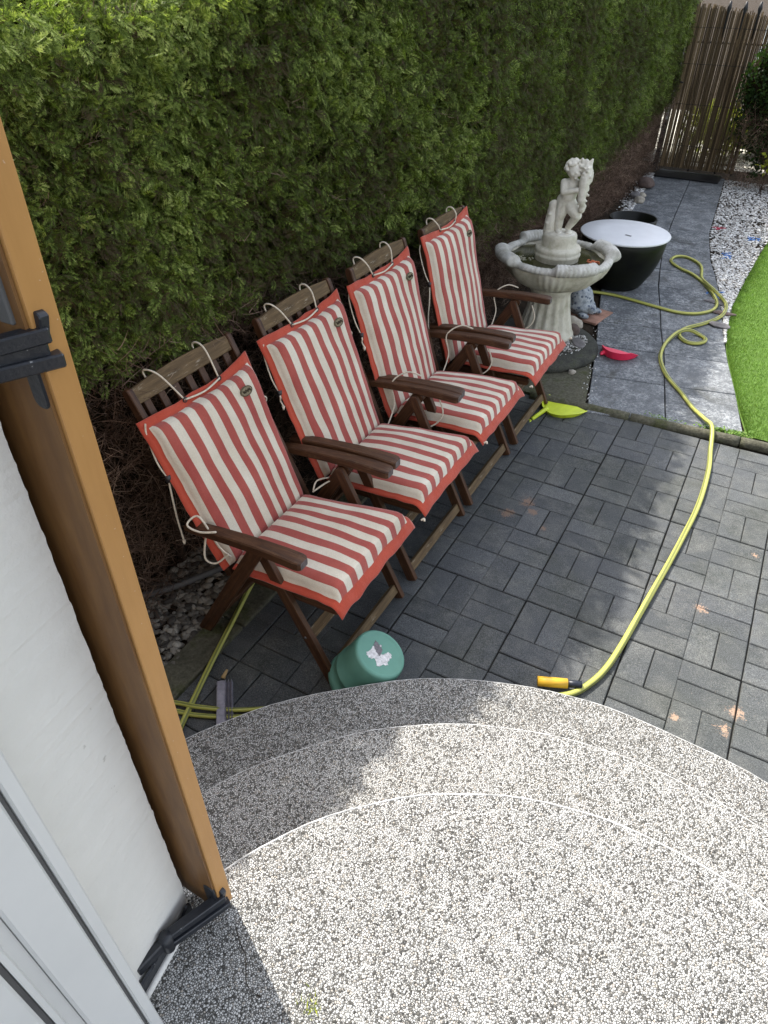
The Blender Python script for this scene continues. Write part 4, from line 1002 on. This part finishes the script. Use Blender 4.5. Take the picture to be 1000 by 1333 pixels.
# ------------------------------------------------------------ black pots
pc = (-.655, 2.735)
pt_ = empty('planter_pot', (*pc, .01), 0, 'large glossy black round pot with white disc lid on the slab path', 'pot')
lathe('pot_body', [(0, 0), (.19, 0), (.212, .012), (.245, .06), (.285, .13), (.318, .21), (.338, .29), (.348, .36), (.350, .415), (.344, .425), (.33, .425), (.31, .35), (.0, .33)], POT, pt_, 72)
ld = lathe('lid', [(0, .424), (.362, .424), (.370, .430), (.372, .437), (.366, .443), (.2, .450), (.0, .452)], LID, None, 72)
ld.location = (*pc, .01); tag(ld, 'white round disc lid with a small dark slot lying on the black pot', 'lid')
sl_ = box('slot', -.028, .028, -.011, .011, .4525, .4545, SEAL, ld, .0008); sl_.rotation_euler = (0, 0, -.3); sl_.location = (.05, -.12, -.0015)
p2 = empty('planter_pot', (-.80, 3.78, .01), 0, 'small empty black pot behind the white lidded one', 'pot')
lathe('pot_body', [(0, 0), (.14, 0), (.17, .04), (.20, .12), (.222, .22), (.228, .29), (.222, .296), (.210, .29), (.19, .2), (.14, .08), (0, .07)], POT, p2, 56)

# ------------------------------------------------------------ hoses
def hose(name, pts, r, mat, label, cat, smooth=6, k=12):
    P = catmull(pts, smooth); V, F = tube_geo(P, r, k); me = mesh(name, V, F, True); uvl = me.uv_layers.new(name='UVMap')
    n = len(P)
    for p in me.polygons:
        if len(p.loop_indices) != 4: continue
        js = [me.loops[l].vertex_index % k for l in p.loop_indices]; wrap = (0 in js and k-1 in js)
        for l, j in zip(p.loop_indices, js):
            i = me.loops[l].vertex_index//k; uvl.data[l].uv = ((k if (wrap and j == 0) else j)/k+i*.006, i/n)
    o = link(name, me, mat); return tag(o, label, cat)
H1 = [(-.80, 2.40), (-.571, 2.421), (-.234, 2.346), (-.043, 2.31), (.099, 2.356), (.198, 2.486), (.216, 2.645), (.162, 2.847), (.038, 3.108), (-.093, 3.297), (-.211, 3.391), (-.303, 3.506), (-.337, 3.61), (-.309, 3.728), (-.221, 3.754), (-.104, 3.647), (-.043, 3.507), (.002, 3.234), (.073, 3.036), (.183, 2.854), (.274, 2.66), (.297, 2.543), (.274, 2.369), (.187, 2.181), (.094, 2.043), (.056, 1.939), (.069, 1.835), (.133, 1.762), (.198, 1.769), (.243, 1.826), (.244, 1.889), (.197, 1.94), (.113, 1.939), (.044, 1.851), (0, 1.67), (.006, 1.452), (.044, 1.291), (.122, 1.111), (.241, .933), (.344, .761), (.439, .601), (.491, .499), (.525, .307), (.545, .122), (.553, -.106), (.549, -.322), (.531, -.544), (.507, -.796), (.482, -1.015), (.459, -1.216), (.438, -1.401), (.414, -1.553), (.381, -1.659), (.325, -1.757), (.22, -1.84)]
HR = .0135
def hz(x, y):
    b = .024 if y > .55 else .013
    if abs(y-kerb_y(x)) < .14: b = .062-.2*max(0, abs(y-kerb_y(x))-.05)
    return b
H1 = [(x, y, hz(x, y)) for x, y in H1]
for k in (18, 19, 20, 32, 33): H1[k] = (H1[k][0], H1[k][1], H1[k][2]+.022)
gh = empty('garden_hose', (.3, .5, 0), 0, 'long yellow green striped hose looping over the slab path and down the paving', 'hose')
o = hose('hose_tube', H1, HR, HOSE, None, None)
for kx in ('label', 'category'):
    if kx in o: del o[kx]
o.parent = gh; o.location = (-.3, -.5, 0)
def gx(p): return (p[0]-.3, p[1]-.5, p[2])
tube('coupling', [gx((.350, -1.708, .030)), gx((.295, -1.732, .030))], .015, HOSEB, gh, 12, 0)
tube('coupling_sleeve', [gx((.300, -1.730, .030)), gx((.195, -1.775, .030))], .020, HOSEY, gh, 12, 0)
hose('garden_hose', [(-1.35, -1.30, .03), (-1.20, -1.60, .03), (-1.086, -1.957, .032), (-1.023, -2.153, .036), (-.974, -2.335, .022), (-.907, -2.546, .014), (-.86, -2.68, .014), (-.80, -2.85, .014)], .011, HOSE, 'yellow hose running from the pebbles past the kerb under the nearest chair', 'hose')
hose('garden_hose', [(-1.08, -2.62, .022), (-.988, -2.545, .018), (-.883, -2.515, .026), (-.777, -2.463, .016), (-.691, -2.411, .016), (-.60, -2.36, .03)], .009, HOSE, 'upper of two yellow hoses crossing low at the steps, in front of the brush', 'hose')
hose('garden_hose', [(-1.08, -2.655, .014), (-.980, -2.575, .012), (-.873, -2.540, .012), (-.765, -2.489, .012), (-.68, -2.436, .012), (-.59, -2.38, .012)], .009, HOSE, 'lower of two yellow hoses crossing low at the steps', 'hose')
# ribbed grey pipe among the pebbles
P = catmull([(-1.62, -2.35, .03), (-1.42, -2.13, .04), (-1.30, -1.93, .045), (-1.24, -1.75, .03), (-1.22, -1.62, .02)], 22)
o = tube('ribbed_pipe', P, [.013+.003*(i % 2) for i in range(len(P))], GREYH, None, 10, 0); tag(o, 'thin grey ribbed pipe lying over the pebbles behind the nearest chair', 'pipe')

# ------------------------------------------------------------ bucket
nax = Vector((.45, .10, .89)).normalized(); lc = Vector((-.335, -2.085, .205))
bk = bpy.data.objects.new('plant_bucket', None); C.objects.link(bk); tag(bk, 'upturned teal green plastic bucket with torn sticker, between nearest chair and steps', 'bucket')
bk.matrix_world = Matrix.Translation(lc-nax*.20) @ nax.to_track_quat('Z', 'Y').to_matrix().to_4x4()
lathe('bucket_body', [(.090, -.02), (.118, -.02), (.122, -.012), (.120, .01), (.116, .012), (.114, .05), (.117, .053), (.117, .062), (.112, .066), (.108, .13), (.105, .178), (.1035, .186)], BUCK, bk, 64)
lathe('bucket_base', [(.1035, .1862), (.1025, .194), (.097, .200), (.090, .2005), (.084, .1975), (.081, .1965), (.0, .1965)], BUCK, bk, 64)
def scrap(name, cx, cy, rx, ry, rot, mat, seed, z=.1972):
    n = 40; V = [(cx, cy, z)]
    for k in range(n):
        a = 2*PI*k/n; q = 1+.55*noise.noise(Vector((math.cos(a)*2.2, math.sin(a)*2.2, seed)))+.25*noise.noise(Vector((math.cos(a)*9, math.sin(a)*9, seed)))
        x, y = rx*q*math.cos(a), ry*q*math.sin(a); V.append((cx+x*math.cos(rot)-y*math.sin(rot), cy+x*math.sin(rot)+y*math.cos(rot), z))
    V += [(a, b, z-.0012) for a, b, _ in V[1:]]
    return link(name, mesh(name, V, [(0, 1+k, 1+(k+1) % n) for k in range(n)]+[(1+k, n+1+k, n+1+(k+1) % n, 1+(k+1) % n) for k in range(n)]), mat, bk)
# sticker laid out in the frame of the base; axis up/right of the picture
iv = bk.matrix_world.to_3x3().inverted(); camr = Vector(CR[0]); camd = -Vector(CR[1])
def bl_(a, b):
    p = iv @ (camr*a+camd*b); return p.x, p.y
for k, (a, b, rx, ry, ro, mt) in enumerate(((-.034, -.012, .013, .019, .4, STICK), (-.016, .010, .016, .012, .6, STICK), (.0, .026, .020, .011, .7, STICKD), (-.018, -.038, .016, .011, .3, STICK), (.006, -.026, .018, .008, .8, STICK), (.026, -.004, .014, .010, .5, STICK), (.032, .006, .006, .010, .5, STICK), (.014, .040, .003, .003, 0, STICK))):
    x, y = bl_(a*1.2, b*1.2); scrap('sticker_scrap', x, y, rx*1.3, ry*1.3, ro, mt, k*3.3, .1974+.0002*k)

# ------------------------------------------------------------ dustpans and brush
def dustpan(name, loc, rz, mat, label, s=1., tilt=0., wall=.045, dep=1.38):
    """half-moon scoop: straight lip along +x.. the curved wall behind, small handle at the back left"""
    e = empty(name, loc, rz, label, 'dustpan'); e.rotation_euler = (tilt, 0, rz); e.scale = (s, s*dep, s)
    V = []; F = []; n = 28
    # straight lip from (-.15,.0) to (.15,.0); arc behind it towards -y
    arc = [(.15*math.cos(PI+PI*k/n), .115*math.sin(PI+PI*k/n)) for k in range(n+1)]
    for (x, y) in arc: V.append((x*.93, y*.93, .004))
    for (x, y) in arc: V.append((x, y, .004+wall*min(1, 1.6*abs(y)/.115)+.006))
    for (x, y) in arc: V.append((x*1.03, y*1.03-.003, .004+wall*min(1, 1.6*abs(y)/.115)+.006))
    for (x, y) in arc: V.append((x*.95, y*.95, -.001))
    m_ = n+1
    for k in range(n):
        for r_ in range(3): F.append((r_*m_+k, r_*m_+k+1, (r_+1)*m_+k+1, (r_+1)*m_+k))
    V.append((0, .004, .004)); c0 = len(V)-1
    for k in range(n): F.append((c0, k, k+1))
    V.append((0, .004, -.001)); c1 = len(V)-1
    for k in range(n): F.append((c1, 3*m_+k+1, 3*m_+k))
    F.append((0, c0, c1, 3*m_)); F.append((n, 3*m_+n, c1, c0))
    me = mesh('scoop', V, F); link('scoop', me, mat, e)
    return e
# yellow pan: handle with a hanging ring pointing at the camera's left
yp = dustpan('dustpan', (-.365, .440, .012), -.30, YPAN, 'lime yellow dustpan with handle loop lying on the paving beside the last chair', .95, .10, .026, 1.75)
tube('handle', [(-.045, -.10, .034), (-.052, -.145, .026), (-.058, -.185, .018)], [.017, .014, .013], YPAN, yp, 10, 4)
tube('hanging_loop', [(-.062+.018*math.cos(2*PI*k/16), -.215+.020*math.sin(2*PI*k/16), .016) for k in range(16)], .007, YPAN, yp, 8, 0, True)
rp = dustpan('dustpan', (-.262, 1.375, .014), -.14, RPAN, 'pinkish red dustpan lying on the slab path in front of the pot', .88, 0, .055, 1.6)
tube('handle', [(-.075, -.078, .03), (-.09, -.10, .022), (-.10, -.118, .014)], [.020, .018, .010], RPAN, rp, 10, 4)
# scrubbing brush
br = empty('scrub_brush', (-.795, -2.47, .004), -.884, 'grey plastic brush with ridged bristles lying under the yellow hoses', 'brush'); br.scale = (1.05, 1.15, .9)
box('brush_back', -.125, .125, -.024, .006, 0, .026, BRSH, br, .008, 3)
V = []; F = []
for k in range(20):
    for q in range(3):
        x = -.118+.0125*k; y = -.001+.010*q; o_ = len(V); V += [(x, y, .004), (x+.009, y, .004), (x+.009, y+.011, .004), (x, y+.011, .004), (x-.003, y+.008, .032), (x+.004, y+.008, .032)]
        F += [(o_, o_+1, o_+5, o_+4), (o_+1, o_+2, o_+5), (o_+2, o_+3, o_+4, o_+5), (o_+3, o_, o_+4)]
tag(link('bristles', mesh('bristles', V, F), BRSH, br), kind='stuff')
o = tube('wooden_peg', [(-.890, -2.36, .018), (-.895, -2.325, .03)], [.010, .005], simple('peg_tan', (.38, .26, .12), .8), None, 8, 0); tag(o, 'tiny tan wooden tip just beyond the grey brush', 'peg')

# ------------------------------------------------------------ gate and things behind
GY = 7.42
gt = empty('garden_gate', (-.8, GY, .03), 0, 'brown reed screen gate with black iron bars at the end of the path', 'gate')
V = []; T = []; Rr = []; off = 0; x = -1.26; layer = 0
while x < -.30 or layer == 0:
    if x >= -.30: x = -1.255; layer = 1
    if layer and random.random() < .5: x += random.uniform(.008, .016)
    w = random.uniform(.008, .013); h = 1.80-.10*(x+1.26)/.96+random.uniform(-.03, .03); lean = random.uniform(-.007, .007); yy = random.uniform(-.006, .006)+.016*layer; bow = random.uniform(-.004, .004)
    segs = [(0, 0), (.33, bow), (.66, -bow*.6), (1, 0)]; base = len(V)
    for (t_, b_) in segs:
        for (ax, ay) in ((-w/2, 0), (0, -w/2), (w/2, 0), (0, w/2)): V.append((x+lean*t_+b_+ax+.8, yy+ay, .03+h*t_)); Rr.append(0)
    rv = random.random()
    for q in range(base, len(V)): Rr[q] = rv
    for s_ in range(3):
        for j in range(4): T.append((base+s_*4+j, base+s_*4+(j+1) % 4, base+s_*4+4+(j+1) % 4, base+s_*4+4+j))
    x += w+random.choice((.001, .0015, .0025, .004)) if random.random() < .33 else w*.75
tag(link('reed_screen', npmesh('reed_screen', np.array(V), np.array(T), 4, np.array(Rr)), REED, gt), kind='stuff')
for z in (.30, .78, 1.22, 1.60): tube('binding_wire', [(-.46, -.009, z), (.0, -.011, z+.004), (.50, -.009, z-.004)], .0025, BLACKM, gt, 5, 0)
for xx in (-.44, -.06, .28, .49): tube('iron_bar', [(xx, .03, 0), (xx, .03, 1.86)], .010, BLACKM, gt, 8, 0)
for xx in (-.06, .12, .28):
    tube('finial', [(xx, -.02, 1.50), (xx, -.02, 1.62), (xx, -.02, 1.74), (xx, -.02, 1.80), (xx, -.02, 1.87)], [.004, .011, .011, .026, .010], BLACKM, gt, 8, 0)
for z in (.12, 1.45): tube('cross_rail', [(-.46, .03, z), (.50, .03, z)], .012, BLACKM, gt, 8, 0)
box('latch', -.52, -.45, -.03, .01, 1.0, 1.12, BLACKM, gt, .004); tube('latch_handle', [(-.47, -.04, 1.03), (-.38, -.05, 1.02)], .008, BLACKM, gt, 8, 0)
gp = empty('gate_post', (-1.30, GY+.02, 0), 0, 'dark gate post with a flaking white paint patch between hedge and gate', 'post')
box('post', -.03, .03, -.03, .03, 0, 1.95, BLACKM, gp, .004); box('paint_patch', -.006, .026, -.034, -.0305, .62, .95, WHITETRIM, gp)
th = box('door_threshold', -1.22, -.40, 6.96, 7.40, .02, .03, DARKW, None, .006); tag(th, 'black mat lying across the path in front of the gate', 'mat')
# leafy things
def leaf_proto(seed):
    w = .32; V = np.array([[0, 0, 0], [w, .4, .06], [0, 1, -.1], [-w, .4, .06]]); return V, np.array([[0, 1, 2], [0, 2, 3]])
LP = [leaf_proto(0)]
def bush(name, c_, size, n, mat, label, cat, leaf=.04, parent=None, zlo=.0, kind=None, shell=.5):
    e = empty(name, (c_[0], c_[1], 0), 0, label, cat)
    P = RNG.normal(0, 1, (n, 3)); P = norm(P)*(RNG.uniform(0, 1, n)**shell)[:, None]
    jit = np.array([1+.35*noise.noise(Vector(p)*2.3+Vector((c_[0], c_[1], 0))) for p in P]); P = P*jit[:, None]*np.array(size)/2; P[:, 2] += c_[2]
    P = P[P[:, 2] > zlo]; n = len(P); A, B, N = frames(RNG.normal(0, 1, (n, 3)), RNG.normal(0, 1, (n, 3))+np.array([0, -.3, .8]))
    V, T, R = scatter(LP, P, B, A, N, leaf*RNG.uniform(.6, 1.4, n), RNG.uniform(0, 1, n))
    tag(link('crown', npmesh('crown', V, T, 3, R), mat, e), kind='stuff')
    if size[0] > 1.2:
        cv, ct = rock_proto(5, 3, 1.); cv = cv*np.array(size)*.80; cv[:, 2] += c_[2]; link('inner_mass', npmesh('inner_mass', cv, ct, 3, smooth=True), CORE, e)
    for k in range(5 if size[0] < 1.25 else 0): tube('stem', [(random.uniform(-.1, .1)*size[0], random.uniform(-.1, .1)*size[0], 0), (random.uniform(-.2, .2)*size[0], random.uniform(-.2, .2)*size[1], c_[2])], [min(.018, .02*size[0]), min(.008, .012*size[0])], TWIG, e, 6, 0)
    return e
bush('evergreen_bush', (.20, 7.10, 1.10), (1.30, .8, 1.9), 26000, BUSHM, 'dark evergreen bush standing right of the reed gate', 'bush', .045, shell=.45)
bush('evergreen_bush', (.75, 7.9, 1.2), (1.6, .9, 2.1), 22000, BUSHM, 'dark evergreen bush behind the one right of the reed gate', 'bush', .06, shell=.5)
bush('young_bush', (.12, 6.75, .34), (.20, .15, .22), 60, YELM, 'small bright yellow green leaves low in front of the dark bush', 'bush', .05)
bush('garden_shrub', (-.75, 8.8, .35), (1.1, .8, .7), 1500, YELM, 'sunlit yellow green shrub glimpsed through the reed gate, left side', 'shrub', .07)
bush('garden_shrub', (-.1, 9.2, .3), (1.3, .8, .7), 1900, YELM, 'sunlit yellow green shrub behind the right half of the reed gate', 'shrub', .07)
# bare brown ground-twigs under the right bush
n = 1500; P = np.c_[RNG.uniform(-.30, .9, n), RNG.uniform(6.75, 7.3, n), RNG.uniform(0, .75, n)]; A, B, N = frames(np.c_[RNG.normal(0, .6, (n, 2)), RNG.uniform(.2, 1, n)], RNG.normal(0, 1, (n, 3)))
V, T, R = scatter(TW, P, B, A, N, .2*RNG.uniform(.6, 1.3, n), RNG.uniform(0, 1, n)); tag(link('dry_twigs', npmesh('dry_twigs', V, T, 3, R), TWIG), 'tangle of dry brown twigs below the dark bush right of the gate', 'twigs', kind='stuff')
tag(link('back_ground', mesh('back_ground', [(-2.5, 8.0, -.01), (2.5, 8.0, -.01), (2.5, 13, -.01), (-2.5, 13, -.01)], [(0, 1, 2, 3)]), simple('pale_ground', (.42, .40, .34), .9, .1, .4, 6, .003, 40, 'World')), kind='structure')
# neighbour's house
nh = empty('neighbour_house', (1.5, 14, 0), 0, 'pale rendered house far behind the reed gate', 'house')
box('house_body', -2.4, 5, -.5, 5, 0, 4.6, WALLFAR, nh); box('roof', -2.7, 5.3, -.8, 5.3, 4.602, 4.8, DARKW, nh); box('window', .3, 1.3, -.53, -.502, 1.2, 2.4, SEAL, nh)
# clover between slab ends and kerb, grass tuft on the step
def plantlet(name, cx, cy, z, n, spread, leaf, label, cat, mat=GRASS):
    P = np.c_[cx+RNG.normal(0, spread[0], n), cy+RNG.normal(0, spread[1], n), z+RNG.uniform(0, .02, n)]-np.array([cx, cy, z])
    A, B, N = frames(RNG.normal(0, 1, (n, 3))*np.array([1, 1, .4]), RNG.normal(0, .5, (n, 3))+np.array([0, 0, 1.]))
    V, T, R = scatter(LP, P, B, A, N, leaf*RNG.uniform(.6, 1.4, n), RNG.uniform(0, 1, n)); o = link(name, npmesh(name, V, T, 3, R), mat, None, (cx, cy, z)); return tag(o, label, cat, kind='stuff')
plantlet('clover_patch', .53, .570, .012, 220, (.055, .014), .016, 'clover growing along the kerb between hose and lawn corner', 'weeds')
plantlet('clover_patch', .64, .580, .012, 160, (.035, .016), .016, 'clover clump at the very corner of the lawn', 'weeds')
plantlet('clover_patch', .21, .545, .012, 110, (.05, .008), .010, 'thin moss and weeds along the kerb left of the hose', 'weeds')
n = 34; a = RNG.uniform(0, 2*PI, n); A = np.c_[np.cos(a), np.sin(a), np.zeros(n)]; Nh = np.c_[RNG.normal(0, .6, (n, 2)), np.ones(n)]; A, B, N = frames(A, Nh)
V, T, R = scatter([bl, bl2], np.c_[RNG.normal(0, .010, n), RNG.normal(0, .010, n), np.zeros(n)], A*.6, B, N, RNG.uniform(.012, .024, n), RNG.uniform(0, 1, n))
o = link('grass_tuft', npmesh('grass_tuft', V, T, 3, R), YELM, None, (.118, -3.205, .511)); tag(o, 'tiny grass tuft growing on the top step near the door', 'weeds')
# dark crack on the top step
P = catmull([(-.115, -3.155, .5105), (-.085, -3.178, .5105), (-.055, -3.195, .5105), (-.02, -3.235, .5105), (.02, -3.24, .5105)], 8)
V, F = tube_geo([p+Vector((0, .002*noise.noise(p*60), 0)) for p in P], [.0006+.0008*random.random() for _ in P], 5); link('crack', mesh('crack', V, F), SOIL, steps)
print('frond tris', nt_, 'bricks', nb, 'rest', len(rest))
